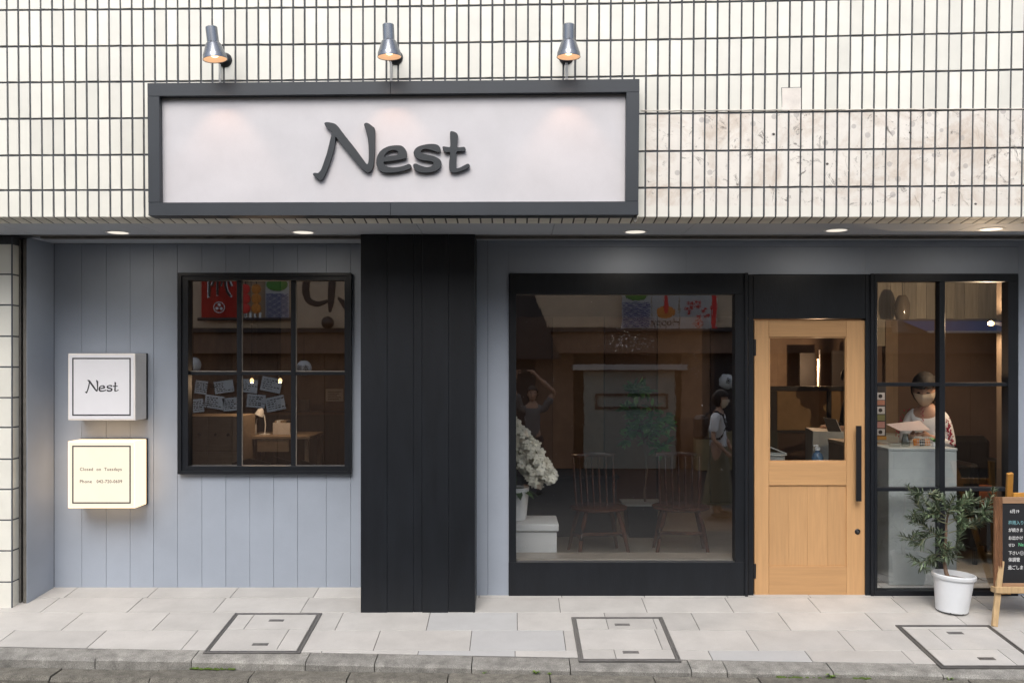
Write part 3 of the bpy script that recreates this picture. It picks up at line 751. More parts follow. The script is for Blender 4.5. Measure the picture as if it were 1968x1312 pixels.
bar([(285, 389.2), (tm[0], 388.2), (tm[0], 414), O[3]]); bar([(tm[0]+.3, 388.2), (1227, 387), O[2], (tm[0]+.3, 414)])
bar([(283.3, 185.5), (306, 185.4), (307.5, 388.8), (284.8, 388.9)]); bar([(1204, 177.3), (1229, 177.3), (1227, 386.8), (1202.5, 386.8)])
pf = [P(x, y, YSn+.045) for x, y in ((304, 183), (1206, 175), (1205, 389), (305, 391))]
S().hexa(pf, [v+Vector((0, .02, 0)) for v in pf]).build('sign_board', signpanel, sg)
NEST = {
 'N': [[(240,205),(262,194),(300,198),(345,210),(385,245),(460,345),(560,470),(640,580),(680,632),(697,625),(705,590),(706,500),(700,400),(685,310),(658,225),(662,208),(680,200),(710,212),(745,240),(765,268),(766,400),(764,520),(752,640),(735,690),(712,716),(690,718),(650,695),(610,655),(540,575),(460,475),(400,400),(353,343),(349,400),(335,480),(300,600),(262,700),(235,760),(212,795),(195,800),(160,780),(125,750),(120,735),(135,725),(165,728),(178,722),(205,690),(235,610),(265,520),(290,420),(312,330),(314,298),(290,270),(255,235)]],
 'e': [[(1101,560),(1085,572),(1000,590),(900,603),(857,610),(870,640),(900,660),(960,668),(1030,660),(1090,645),(1120,632),(1140,640),(1150,658),(1140,675),(1090,695),(1000,715),(920,722),(860,718),(815,690),(790,650),(784,600),(795,550),(825,500),(870,465),(930,443),(1000,436),(1050,443),(1085,475),(1100,510)],
       [(864,553),(885,515),(925,490),(975,482),(1005,492),(1014,515),(1008,532),(990,539),(920,549),(877,557)]],
 's': [[(1455,480),(1450,500),(1435,507),(1400,495),(1340,478),(1290,472),(1258,485),(1250,505),(1262,520),(1310,532),(1380,548),(1430,570),(1460,600),(1463,640),(1445,675),(1400,705),(1330,720),(1260,718),(1210,705),(1180,675),(1173,645),(1182,630),(1205,630),(1250,650),(1310,665),(1355,658),(1380,640),(1385,620),(1370,605),(1330,596),(1250,585),(1200,560),(1178,525),(1183,490),(1215,455),(1280,432),(1360,422),(1420,430),(1450,455)]],
 't': [[(1562,295),(1580,289),(1610,298),(1635,320),(1637,350),(1632,400),(1630,453),(1680,455),(1705,453),(1718,470),(1716,490),(1690,495),(1628,500),(1622,560),(1620,640),(1625,678),(1660,670),(1710,645),(1745,630),(1762,645),(1760,662),(1730,680),(1670,705),(1610,720),(1570,712),(1552,690),(1550,620),(1557,560),(1560,507),(1520,508),(1495,495),(1480,460),(1490,448),(1520,452),(1560,453),(1563,400),(1560,340)]]}
for ch, lps in NEST.items():
    Yc = YSn+.02
    loops = [[(wx(580+u/5.4667, Yc), wz(200+v/5.4667, Yc)) for u, v in smooth_pts(lp, 3)] for lp in lps]
    me = curve_mesh(loops, .017, .0015)
    put_mesh('letter', me, Matrix.Translation((0, Yc+.008, 0)), letterm, sg)
for (u, v) in ((480, 430), (960, 700), (1320, 700), (1600, 700), (250, 700)):
    p = P(580+u/5.4667, 200+v/5.4667, YSn); S().tube([p+Vector((0, .024, 0)), p+Vector((0, .047, 0))], .003, 6).build('stand_off', letterm, sg)
box('catch', rail_m, sg, wx(1219, 5.43), wx(1224, 5.43), 5.43, 5.45, wz(427, 5.43), wz(414.6, 5.43), .001)

# ------------------------------------------------------------------ spot lamps over the sign
def spot_lamp(px, tilt, label, off):
    YL_ = 5.27
    top = P(px, 47 if px > 600 else 52, YL_); x = top.x; zt = top.z
    t = thing('spot_lamp', label, 'lamp', (x, YT, zt-.12), group='spot lamps above the sign')
    Mx = Matrix.Translation((x, YL_, zt)) @ Matrix.Rotation(R(tilt), 4, 'Y') @ Matrix.Rotation(R(3), 4, 'X') @ Matrix.Diagonal((.98, .98, .92, 1))
    S().lathe([(.0, 0), (.030, 0), (.035, -.004), (.0355, -.102), (.042, -.106), (.046, -.112), (.068, -.178), (.0695, -.181), (.0725, -.208), (.0735, -.209), (.0725, -.211), (.070, -.209), (.066, -.180), (.042, -.115), (.034, -.10)], 36, Mx, cap=False).build('lamp_shade', lampmetal, t)
    S().lathe([(.0695, -.208), (.0655, -.180), (.041, -.118), (.0, -.110)], 36, Mx, cap=False).build('reflector', lampin, t)
    S().ball(Mx @ Vector((0, 0, -.168)), .030, 14, (1, 1, .9)).build('bulb', bulb, t)
    S().ball(Mx @ Vector((0, -.041, -.102)), .0035, 8).build('screw', handle_m, t)
    ax = x+off
    S().lathe([(0, -.028), (.022, -.028), (.040, -.014), (.046, -.004), (.046, 0), (0, 0)], 28, Matrix.Translation((ax, YT-.001, zt-.112)) @ Matrix.Rotation(R(-90), 4, 'X')).build('wall_plate', lampdark, t)
    q = Mx @ Vector((0, .034, -.06)); e = Vector((ax, YT-.02, zt-.112))
    S().tube([q, q+Vector((0, .05, -.005)), (q+e)/2+Vector((0, .02, -.01)), e], [.011, .011, .012, .014], 10).build('bracket_arm', lampdark, t)
    for dx in (-.003, .004):
        c0 = Vector((ax-.028 if px < 900 else ax, YT-.014, zt-.13)); c1 = Vector((c0.x+dx, YT-.012, wz(160, YT)))
        S().tube([c0+Vector((dx, 0, 0)), (c0+c1)/2+Vector((dx, 0, 0)), c1], .003, 6).build('cord', M_('clear_cord', (.42, .42, .42), .3) if 'clear_cord' not in MATS else MATS['clear_cord'], t)
    l = bpy.data.lights.new('spot_lamp_light', 'SPOT'); l.energy = 2.9; l.color = (1, .60, .42); l.spot_size = R(72); l.spot_blend = .45; l.shadow_soft_size = .03
    lo = bpy.data.objects.new('spot_lamp_light', l); C.objects.link(lo); lo.parent = t
    lo.location = (Mx @ Vector((0, 0, -.20)))-Vector(t.location); lo.rotation_euler = (R(2), 0, 0)
spot_lamp(406, -6, 'leftmost spot lamp above the sign, its wall plate showing to the right', .0)
spot_lamp(746, -2, 'middle spot lamp above the sign, just right of the letter N', .012)
spot_lamp(1093, 0, 'rightmost spot lamp above the sign, facing straight on', 0)

# ------------------------------------------------------------------ two light boxes
def light_box(y0, y1, lit, label):
    Yf = 6.365; a, b = 130.5, 260
    t = thing('light_box', label, 'sign', (wx(195, Yf), Yf, wz(y1, Yf)), group='square light boxes on the plank wall')
    X0, X1, Z0, Z1 = wx(a, Yf), wx(b, Yf), wz(y1, Yf), wz(y0, Yf)
    face = litface if lit else dimface
    cs = box('casing', litcase if lit else M_('pale_casing', (.86, .82, .78), .35), t, X0, X1, Yf, YL-.022, Z0, Z1, .003)
    box('face', face, t, X0+.012, X1-.012, Yf-.0015, Yf-.0002, Z0+.012, Z1-.012, 0)
    box('back_plate', handle_m, t, X0-.004, X1+.004, YL-.022, YL-.003, Z0-.004, Z1+.004, .001)
    bx0, bx1 = wx(139, Yf), wx(251.5, Yf); bz1, bz0 = wz(y0+8.3, Yf), wz(y1-9, Yf); th = .0095
    br = S()
    for q in ((bx0, bx1, bz1-th, bz1), (bx0, bx1, bz0, bz0+th), (bx0, bx0+th, bz0+th, bz1-th), (bx1-th, bx1, bz0+th, bz1-th)): br.box(q[0], q[1], Yf-.0025, Yf-.0016, q[2], q[3])
    br.build('printed_border', ink, t)
    return t, Yf
t, Yf = light_box(679, 807.5, False, 'upper light box with a black square border and the word Nest')
for ch, lps in NEST.items():
    loops = [[(wx(163.5+(580+u/5.4667-602)*.2155, Yf), wz(729.5+(200+v/5.4667-235)*.235, Yf)) for u, v in smooth_pts(lp, 2)] for lp in lps]
    put_mesh('letter', curve_mesh(loops, .0006), Matrix.Translation((0, Yf-.002, 0)), ink, t)
t, Yf = light_box(847.5, 976, True, 'lower light box glowing warm with closing day and phone number')
def flat_text(body, px, py, hpx, Yq, mat, parent, name='lettering', spacing=1.0, sx=1, offset=0, wid=None):
    s = hpx/F*Yq/.70; offset = offset or .00035
    me = text_mesh(body, s, .0004, spacing, offset, 'LEFT', sx)
    xsv = [v.co.x for v in me.vertices]
    if wid and xsv:
        k = (wid/F*Yq)/(max(xsv)-min(xsv)); me.transform(Matrix.Diagonal((k, 1, 1, 1)))
    return put_mesh(name, me, Matrix.Translation((wx(px, Yq), Yq, wz(py, Yq))), mat, parent)
flat_text('Closed  on  Tuesdays', 153.5, 904, 6.0, Yf-.002, inkbrown, t, spacing=1.15, wid=80)
flat_text('Phone', 153, 927.5, 6.0, Yf-.002, inkbrown, t, spacing=1.1, wid=23)
flat_text('042-720-0609', 185.5, 927.5, 6.0, Yf-.002, inkbrown, t, spacing=1.1, wid=49)

# ------------------------------------------------------------------ potted olive tree
random.seed(11)
YT2 = 6.12
ot = thing('potted_olive_tree', 'small olive tree in a white plastic pot standing before the gridded window', 'potted tree', (wx(1828, YT2), YT2, fz(YT2)))
bx = wx(1829, YT2)
Mp = Matrix.Translation((bx, YT2, fz(YT2)+.004)) @ Matrix.Rotation(R(3.5), 4, 'Y')
S().lathe([(0, .0), (.098, 0), (.104, .006), (.128, .218), (.128, .226), (.139, .228), (.143, .236), (.143, .252), (.139, .257), (.130, .257), (.126, .245), (.1225, .215)], 48, Mp, cap=False).build('pot', potm, ot)
S().lathe([(0, .224), (.06, .227), (.123, .221)], 40, Mp).build('gravel', soilm, ot)
hk = Mp @ Vector((.143, -.02, .24)); S().tube([hk+Vector((-.004, 0, .012)), hk+Vector((.012, 0, .008)), hk+Vector((.017, 0, -.008)), hk+Vector((.004, 0, -.016))], .002, 6).build('wire_hook', handle_m, ot)
for a in (-.5, .3, 1.1): 
    c = Mp @ Vector((.098*math.sin(a), -.098*math.cos(a), .004)); S().ball(c, .008, 8, (1.3, .5, .7)).build('drain_notch', handle_m, ot)
def OP(u, v, d): return P(1700+u/4.374, 900+v/4.374, YT2+d)
tr_pts = [OP(530, 905, .0), OP(515, 860, .0), OP(505, 780, .01), OP(507, 700, .0), OP(512, 620, -.01), OP(518, 540, .0), OP(520, 460, .01), OP(532, 390, .0), OP(545, 330, 0)]
S().tube(smooth_pts(tr_pts, 3, False), [.0145-.0085*i/24 for i in range(25)], 10).build('trunk', barkm, ot)
brs = [([(512, 580), (440, 560), (330, 480), (250, 450), (190, 415)], -.02), ([(520, 430), (400, 400), (310, 350), (280, 300), (240, 230), (190, 150)], .03), ([(530, 400), (600, 330), (660, 280), (720, 225)], -.06),
  ([(540, 540), (700, 490), (800, 410), (870, 310), (915, 180)], -.05), ([(515, 680), (600, 650), (630, 560), (645, 480)], -.10), ([(508, 720), (410, 720), (370, 765), (290, 790), (205, 735)], -.05),
  ([(700, 490), (820, 460), (925, 395)], -.02), ([(440, 560), (330, 590), (220, 600), (135, 560)], .02), ([(510, 650), (470, 660), (440, 610)], -.07), ([(525, 410), (440, 340), (430, 270), (370, 210)], .06),
  ([(545, 430), (680, 400), (765, 300)], .05), ([(510, 640), (530, 720), (500, 740)], -.09), ([(535, 380), (550, 300), (590, 230)], -.03), ([(535, 390), (500, 300), (470, 240)], -.08),
  ([(525, 470), (620, 420), (700, 360), (740, 310)], .08), ([(515, 640), (580, 690), (650, 660)], -.04), ([(400, 400), (330, 420), (260, 400)], .06), ([(520, 460), (450, 430), (400, 340), (330, 270)], -.05),
  ([(300, 790), (320, 830), (360, 850)], -.02), ([(520, 700), (560, 760), (600, 720)], -.02), ([(660, 440), (760, 460), (860, 440)], .07), ([(330, 590), (300, 640), (240, 630)], -.03), ([(440, 720), (400, 790), (420, 800)], .0),
  ([(560, 380), (650, 330), (700, 270), (720, 200)], .02), ([(500, 400), (560, 350), (640, 360)], -.1), ([(480, 380), (420, 380), (360, 390)], -.08), ([(560, 330), (700, 300), (820, 260)], .03), ([(330, 260), (300, 210), (250, 190)], .0), ([(400, 500), (360, 540), (280, 560)], .05)]
random.seed(21)
for k in range(16):
    pl, d = brs[k % 12]; i = random.randint(1, len(pl)-1); u, v = pl[i]; a = random.uniform(-2.9, .3)
    brs.append(([(u, v), (u+38*math.cos(a), v+38*math.sin(a)), (u+85*math.cos(a), v+75*math.sin(a)-8)], d+random.uniform(-.07, .07)))
def leaf_mesh():
    b = bmesh.new(); L_ = .056; n = 5; ro = []
    for i in range(n+1):
        t = i/n; wd = .0058*math.sin(math.pi*min(t*.95+.05, 1))**.8 if 0 < i < n else .0006
        z = -.008*t*t
        ro.append([b.verts.new((-wd, L_*t, z+wd*.35)), b.verts.new((0, L_*t, z)), b.verts.new((wd, L_*t, z+wd*.35))])
    for p, q in zip(ro, ro[1:]):
        for j in range(2): b.faces.new((p[j], p[j+1], q[j+1], q[j]))
    me = bpy.data.meshes.new('leaf'); b.to_mesh(me); b.free()
    for p in me.polygons: p.use_smooth = True
    return me
lm = leaf_mesh(); lm.materials.append(leafm); lm2 = lm.copy(); lm2.materials.clear(); lm2.materials.append(leafm2)
leaves = []
for bi, (pl, d) in enumerate(brs):
    n = len(pl); d0 = 0 if bi not in (6, 16, 18, 20, 21, 22) else d
    pts = smooth_pts([OP(u, v, d0+(d-d0)*min(1, i/(n-1)*1.3)) for i, (u, v) in enumerate(pl)], 6, False)
    pts = [Vector(p) for p in pts]
    S().tube(pts, [.0042-.003*i/len(pts) for i in range(len(pts))], 6).build('branch', barkm if bi % 4 == 0 and bi < 5 and False else twigm, ot)
    ln = sum((q-p).length for p, q in zip(pts, pts[1:])); step = .0075; acc = 0; side = 0; s0 = .22*ln; trav = 0
    for i, (p, q) in enumerate(zip(pts, pts[1:])):
        sl_ = (q-p).length; t = (q-p).normalized()
        while acc < sl_:
            pos = p+t*acc; tt = (trav+acc)/ln
            if trav+acc > s0:
                side += 1
                for sg_ in ((1, -1)):
                    ax = Matrix.Rotation(side*R(90)+random.uniform(-.5, .5), 3, t)
                    u = t.orthogonal().normalized(); u = ax @ u*sg_
                    dirv = (t*random.uniform(.5, 1.0)+u*random.uniform(.6, 1.0)+Vector((0, 0, .12))).normalized()
                    sc_ = random.uniform(.75, 1.3)*(1-.35*max(0, tt-.7)/.3)
                    leaves.append((pos, dirv, sc_, tt > .9))
            acc += step*random.uniform(.8, 1.3)
        acc -= sl_; trav += sl_
    for k in range(3):
        leaves.append((pts[-1], ((pts[-1]-pts[-2]).normalized()+Vector((random.uniform(-.4, .4), random.uniform(-.4, .4), random.uniform(-.2, .4)))).normalized(), .55, True))
print('leaves', len(leaves))
def leafM(p, d, s):
    x = d.cross(Vector((0, 0, 1)));  x = x.normalized() if x.length > .05 else Vector((1, 0, 0))
    x = (Matrix.Rotation(random.uniform(-.8, .8), 3, d) @ x); z = x.cross(d)
    m = Matrix((x, d, z)).transposed().to_4x4(); return Matrix.Translation(p) @ m @ Matrix.Scale(s, 4)
order = sorted(range(len(leaves)), key=lambda i: leaves[i][0].y-leaves[i][2]*.08)
front = set(order[:300]); rs = S(); rs.smooth = True
for i, (p, d, s, yg) in enumerate(leaves):
    M4 = leafM(p, d, s)
    if i in front:
        o = bpy.data.objects.new('leaf', lm2 if yg else lm); C.objects.link(o); o.parent = ot
        o.matrix_local = Matrix.Translation(-ORG[ot]) @ M4
    else: rs.mesh(lm, M4)
me = rs.tomesh('leaves'); link('leaves', me, leafm, ot)['kind'] = 'stuff'

# ------------------------------------------------------------------ easel and chalkboard
ea = thing('wooden_easel', 'pine easel with an orange back leg holding the chalkboard', 'easel', (wx(1975, 6.0), 6.0, fz(6.0)))
YE = 5.93
def plank_between(name, p, q, wdt, th, mat, parent):
    p, q = Vector(p), Vector(q); t = (q-p).normalized(); u = t.cross(Vector((0, 1, 0))).normalized()*wdt/2; v = t.cross(u).normalized()*th/2
    return S().hexa([p-u-v, p+u-v, p+u+v, p-u+v], [q-u-v, q+u-v, q+u+v, q-u+v], .0015).build(name, mat, parent)
EX = wx(1985, YE)*2
pL = P(1911, 1203, 5.86); pT = P(1936, 960, 6.03)
plank_between('front_leg', pL, pT, .036, .022, easelp, ea)
mir = lambda v: Vector((EX+.14-v.x, v.y, v.z))
plank_between('front_leg', mir(pL), mir(pT), .036, .022, easelp, ea)
plank_between('upright', P(1930, 1140, 6.38), P(1941, 909, 6.06), .040, .022, easelm, ea)
plank_between('upright', mir(P(1930, 1140, 6.38)), mir(P(1941, 909, 6.06)), .040, .022, easelm, ea)
box('top_bar', easelm, ea, wx(1946, 6.07), mir(P(1946, 950, 6.07)).x, 6.055, 6.075, wz(957, 6.07), wz(946, 6.07))
box('ledge', easelp, ea, wx(1912, 5.9), mir(P(1912, 950, 5.9)).x, 5.885, 5.955, wz(1139, 5.9), wz(1128.5, 5.9))
box('ledge_lip', easelp, ea, wx(1913, 5.88), mir(P(1913, 950, 5.88)).x, 5.872, 5.884, wz(1139, 5.88), wz(1127, 5.88))
ch = []
for i in range(14):
    t = i/13; ch.append(P(1962+t*60, 1143+14*math.sin(math.pi*t*1.2), 6.1+.1*t))
S().tube(ch, .003, 6).build('chain', rail_d, ea)
cb = thing('chalkboard', 'blackboard with bark-edged frame and Japanese chalk writing on the easel ledge', 'blackboard', (wx(1985, YE), YE, wz(1128, YE)))
bxl, bxr = wx(1912, YE), wx(1912, YE)+.50; zb_, zt_ = wz(1128, YE)+.001, wz(955, YE)
for side in (0, 1):
    x0 = bxl if side == 0 else bxr-.052
    for k in range(4):
        xa = x0+.013*k; ptsf = []
        n = 18; b = bmesh.new(); cols = []
        for i in range(n+1):
            z = zb_+(zt_-zb_)*i/n; e = .0035*mnoise.noise(Vector((k*3+side*7, i*.8, 0))); f2 = .003*mnoise.noise(Vector((k*5+9, i*.9, side)))
            cols.append([b.verts.new(c) for c in ((xa+e, YE+.0, z), (xa+.006+e, YE-.006+f2, z), (xa+.0122+e*.6, YE-.001, z), (xa+.0122, YE+.02, z), (xa, YE+.02, z))])
        for p, q in zip(cols, cols[1:]):
            for j in range(5): b.faces.new((p[j], p[(j+1) % 5], q[(j+1) % 5], q[j]))
        b.faces.new(cols[0]); b.faces.new(cols[-1][::-1]); bmesh.ops.recalc_face_normals(b, faces=b.faces)
        s = S(); s._add(b); s.build('bark_strip', barkedge, cb)
box('frame_rail', railwood, cb, bxl+.0525, bxr-.0525, YE, YE+.02, wz(967, YE), zt_)
box('frame_rail', railwood, cb, bxl+.0525, bxr-.0525, YE, YE+.02, zb_, wz(1120, YE))
box('slate', slate, cb, bxl+.0525, bxr-.0525, YE+.006, YE+.018, wz(1119.9, YE), wz(967.1, YE), 0)
lines = [(1941, 985, '6月19', chalk, 8.5), (1938, 1007, '梅雨入り', chalk_t, 9), (1938, 1021, 'が続きま', chalk, 8.5), (1938, 1036, 'お出かけ', chalk, 8.5), (1938, 1049.5, 'ぜひ', chalk, 7.5),
         (1938, 1065, '下さい☺', chalk, 8.5), (1938, 1078, '体調管', chalk, 9), (1937, 1093, '過ごしまし', chalk, 9)]
for px, py, s_, m, h_ in lines: flat_text(s_, px, py, h_*.68, YE+.0052, m, cb, sx=.86, offset=.0002)
flat_text('Ne', 1957, 1049, 6.5, YE+.0052, chalk_g, cb, sx=.9, offset=.0002)

# ------------------------------------------------------------------ INSIDE
ZF = .065
box('indoor_floor', in_floor, None, -3.3, 4.9, 6.66, 12.0, -.3, ZF, 0, kind='structure')
box('indoor_ceiling', in_ceil, None, -3.3, 4.9, 6.68, 12.0, 2.72, 2.8, 0, kind='structure')
box('indoor_back_wall', in_wall, None, -3.3, 4.9, 11.4, 11.5, ZF, 2.72, 0, kind='structure')
box('indoor_side_wall', in_wall_t, None, -3.4, -3.3, 6.66, 12.0, -.3, 2.8, 0, kind='structure')
box('indoor_side_wall', in_wall_t, None, 4.9, 5.0, 6.6, 12.0, -.3, 2.8, 0, kind='structure')
box('building_mass', op_cream, None, XL+.02, XR-.02, 5.67, 12.1, 2.85, 6.2, 0, kind='structure')
box('building_mass', op_cream, None, XL+.02, -3.5, 6.7, 12.1, -.4, 2.82, 0, kind='structure')
box('building_mass', op_cream, None, 5.02, XR-.02, 6.55, 12.1, -.4, 2.82, 0, kind='structure')
# left room: partition behind the column so both rooms read apart
pt = box('partition_wall', in_wall_t, None, -.75, -.65, 6.75, 9.3, ZF, 2.72, .002, kind='structure')

# chest of drawers
cd = thing('chest_of_drawers', 'wooden chest of drawers with dark knobs behind the left window', 'drawers', (-2.75, 7.7, ZF))
a0, a1 = wx(340, 7.6), wx(458, 7.6); zt = wz(800, 7.6); bx_ = S()
box('body', drawerm, cd, a0, a1, 7.622, 8.1, ZF, zt, .003)
nz = 4; hz_ = (zt-ZF-.05)/nz
for r in range(nz):
    z0 = ZF+.04+r*hz_
    for c_ in range(2):
        xa = a0+.02+c_*((a1-a0-.03)/2); xb = xa+(a1-a0-.03)/2-.008
        dwr = box('drawer', drawerm, cd, xa, xb, 7.605, 7.62, z0+.004, z0+hz_-.006, .003)
        for kx in (.28, .72):
            S().ball(((xa+(xb-xa)*kx), 7.592, z0+hz_/2), .014, 10, (1, .9, 1)).build('knob', knobm, dwr)
# desk with things on it
dk = thing('desk', 'pale narrow desk behind the left window', 'desk', (-1.9, 8.2, ZF))
dz_ = wz(835, 8.2)
box('top', drawerm, dk, wx(470, 8.1), wx(600, 8.1), 8.0, 8.6, dz_-.025, dz_, .002)
for q in ((wx(474, 8.1), 8.03), (wx(596, 8.1)-.035, 8.03), (wx(474, 8.1), 8.55), (wx(596, 8.1)-.035, 8.55)): box('leg', drawerm, dk, q[0], q[0]+.035, q[1], q[1]+.035, ZF, dz_-.026)
box('drawer', drawerm, dk, wx(500, 8.1), wx(560, 8.1), 8.005, 8.02, dz_-.14, dz_-.03, .002)
dl = thing('desk_lamp', 'small white desk lamp with curved stem on the desk', 'lamp', (wx(509, 8.2), 8.2, dz_))
c0 = P(509, 834, 8.2); S().lathe([(0, 0), (.05, 0), (.05, .01), (.01, .014)], 20, Matrix.Translation((c0.x, 8.2, dz_))).build('base', standw, dl)
st = [Vector((c0.x, 8.2, dz_+.01)), P(510, 815, 8.2), P(508, 800, 8.2), P(503, 790, 8.2)]
S().tube(smooth_pts(st, 4, False), .006, 8).build('stem', standw, dl)
S().lathe([(.012, .04), (.03, .02), (.042, -.03), (.04, -.03), (.0, .03)], 20, Matrix.Translation(P(500, 792, 8.2)) @ Matrix.Rotation(R(25), 4, 'Y')).build('shade', standw, dl)
ph = thing('pen_holder', 'pen pot full of pens on the left end of the desk', 'pen pot', (wx(486, 8.25), 8.25, dz_))
pc = Vector((wx(486, 8.25), 8.25, dz_)); S().lathe([(0, 0), (.035, 0), (.037, .09), (.033, .09), (.031, .01)], 16, Matrix.Translation(pc)).build('pot', paperm, ph)
for i in range(6):
    a = i*1.05; S().tube([pc+Vector((.015*math.cos(a), .015*math.sin(a), .02)), pc+Vector((.04*math.cos(a), .04*math.sin(a), .15))], .0035, 6).build('pen', random.choice([ink, standw, op_blue]), ph)
bk = thing('storage_basket', 'white handled basket on the right end of the desk', 'basket', (wx(548, 8.3), 8.3, dz_))
b0 = wx(530, 8.3); b1 = wx(563, 8.3)
for q in ((b0, b1, 8.2, 8.206), (b0, b1, 8.394, 8.4), (b0, b0+.006, 8.206, 8.394), (b1-.006, b1, 8.206, 8.394)): box('side', paperm, bk, q[0], q[1], q[2], q[3], dz_+.001, dz_+.11, .001)
for i in range(7): box('file', random.choice([ink, drawerm, standw]), bk, b0+.012+i*.018, b0+.024+i*.018, 8.22, 8.38, dz_+.006, dz_+.13, .001)
def simple_chair(px, Y, label, rot=0, grp='dark chairs in the left room'):
    t = thing('dark_chair', label, 'chair', (wx(px, Y), Y, ZF), rot, grp)
    L0 = lambda s, n, m=chairb: (lambda o: o)(link(n, s.tomesh(n), m, t, local=True))
    L0(S().box(-.21, .21, -.2, .2, .42, .46, .015), 'seat')
    for sx in (-1, 1):
        for sy in (-1, 1): L0(S().tube([(.17*sx, .16*sy, .42), (.2*sx, .19*sy, 0)], [.016, .012], 8), 'leg')
    pb = []
    s = S(); n = 8
    for i in range(n):
        a0_, a1_ = -.9+1.8*i/n, -.9+1.8*(i+1)/n
        f = lambda a, z, r: (r*math.sin(a), .22*1-(1-math.cos(a))*.2+(.0), z)
        s.hexa([(.23*math.sin(a0_), .2-.1*(1-math.cos(a0_)), .56), (.23*math.sin(a1_), .2-.1*(1-math.cos(a1_)), .56), (.21*math.sin(a1_), .25-.1*(1-math.cos(a1_)), .86-.05*abs(a1_)), (.21*math.sin(a0_), .25-.1*(1-math.cos(a0_)), .86-.05*abs(a0_))],
               [(.23*math.sin(a0_), .215-.1*(1-math.cos(a0_)), .56), (.23*math.sin(a1_), .215-.1*(1-math.cos(a1_)), .56), (.21*math.sin(a1_), .265-.1*(1-math.cos(a1_)), .86-.05*abs(a1_)), (.21*math.sin(a0_), .265-.1*(1-math.cos(a0_)), .86-.05*abs(a0_))])
    L0(s, 'backrest')
    for sx in (-1, 1): L0(S().tube([(.15*sx, .19, .44), (.16*sx, .21, .60)], .012, 8), 'back_post')
    return t
simple_chair(497, 7.75, 'dark chair pulled up to the pale desk, nearest the chest of drawers', R(180))
simple_chair(560, 7.9, 'dark chair at the right end of the pale desk', R(160))
simple_chair(620, 7.6, 'dark high-backed chair behind the right-hand panes of the left window', R(150))
# low counter and tan wall panel at the right of the left room
lc = thing('dark_sideboard', 'long dark sideboard against the back of the left room', 'sideboard', (-2.0, 9.4, ZF))
box('body', in_dark, lc, wx(505, 9.3), wx(675, 9.3), 9.2, 9.6, ZF, wz(797, 9.2), .004); box('top', in_wall, lc, wx(503, 9.3), wx(676, 9.3), 9.18, 9.6, wz(797, 9.2)+.001, wz(792, 9.2), .003)
box('monitor', in_dark, None, wx(573, 9.15), wx(592, 9.15), 9.2, 9.24, wz(791, 9.2), wz(779, 9.2)+.06, .002, label='small dark screen standing on the dark sideboard', cat='screen')
# inner wall of the left room: warm plaster
box('inner_wall', in_wall_t, None, wx(540, 9.8), -.76, 9.8, 9.86, ZF, 2.72, .002, kind='structure')
nb = thing('notice_card', 'white rounded notice card on the tan wall behind the left window', 'notice', (wx(642, 9.79), 9.79, wz(770, 9.79)))
Yn = 9.79; S().box(wx(626, Yn), wx(660, Yn), Yn-.004, Yn, wz(771, Yn), wz(747, Yn), .0015).build('card', paperm, nb)
for k in range(5): S().box(wx(630, Yn), wx(656-(k % 3)*4, Yn), Yn-.0048, Yn-.0041, wz(753+k*3.6, Yn), wz(752+k*3.6, Yn)).build('line', op_black, nb)
for px, lb in ((484, 'left pendant bulb on a long cord behind the six-pane window'), (538.5, 'right pendant bulb on a long cord behind the six-pane window')):
    Y = 7.9; c = P(px, 731, Y)
    t = thing('pendant_lamp', lb, 'lamp', (c.x, Y, c.z), group='pendant bulbs in the left room')
    S().tube([c+Vector((0, 0, .05)), Vector((c.x, Y, 2.72))], .0028, 6).build('cord', handle_m, t)
    S().lathe([(0, .062), (.012, .06), (.014, .025), (.0, .024)], 14, Matrix.Translation(c)).build('holder', handle_m, t)
    S().ball(c, .017, 14, (1, 1, 1.25)).build('bulb', bulbsoft, t)
    l = bpy.data.lights.new('pendant_light', 'POINT'); l.energy = 2.6; l.color = (1, .66, .40); l.shadow_soft_size = .008
    lo = bpy.data.objects.new('pendant_light', l); C.objects.link(lo); lo.parent = t; lo.location = (0, 0, -.03)

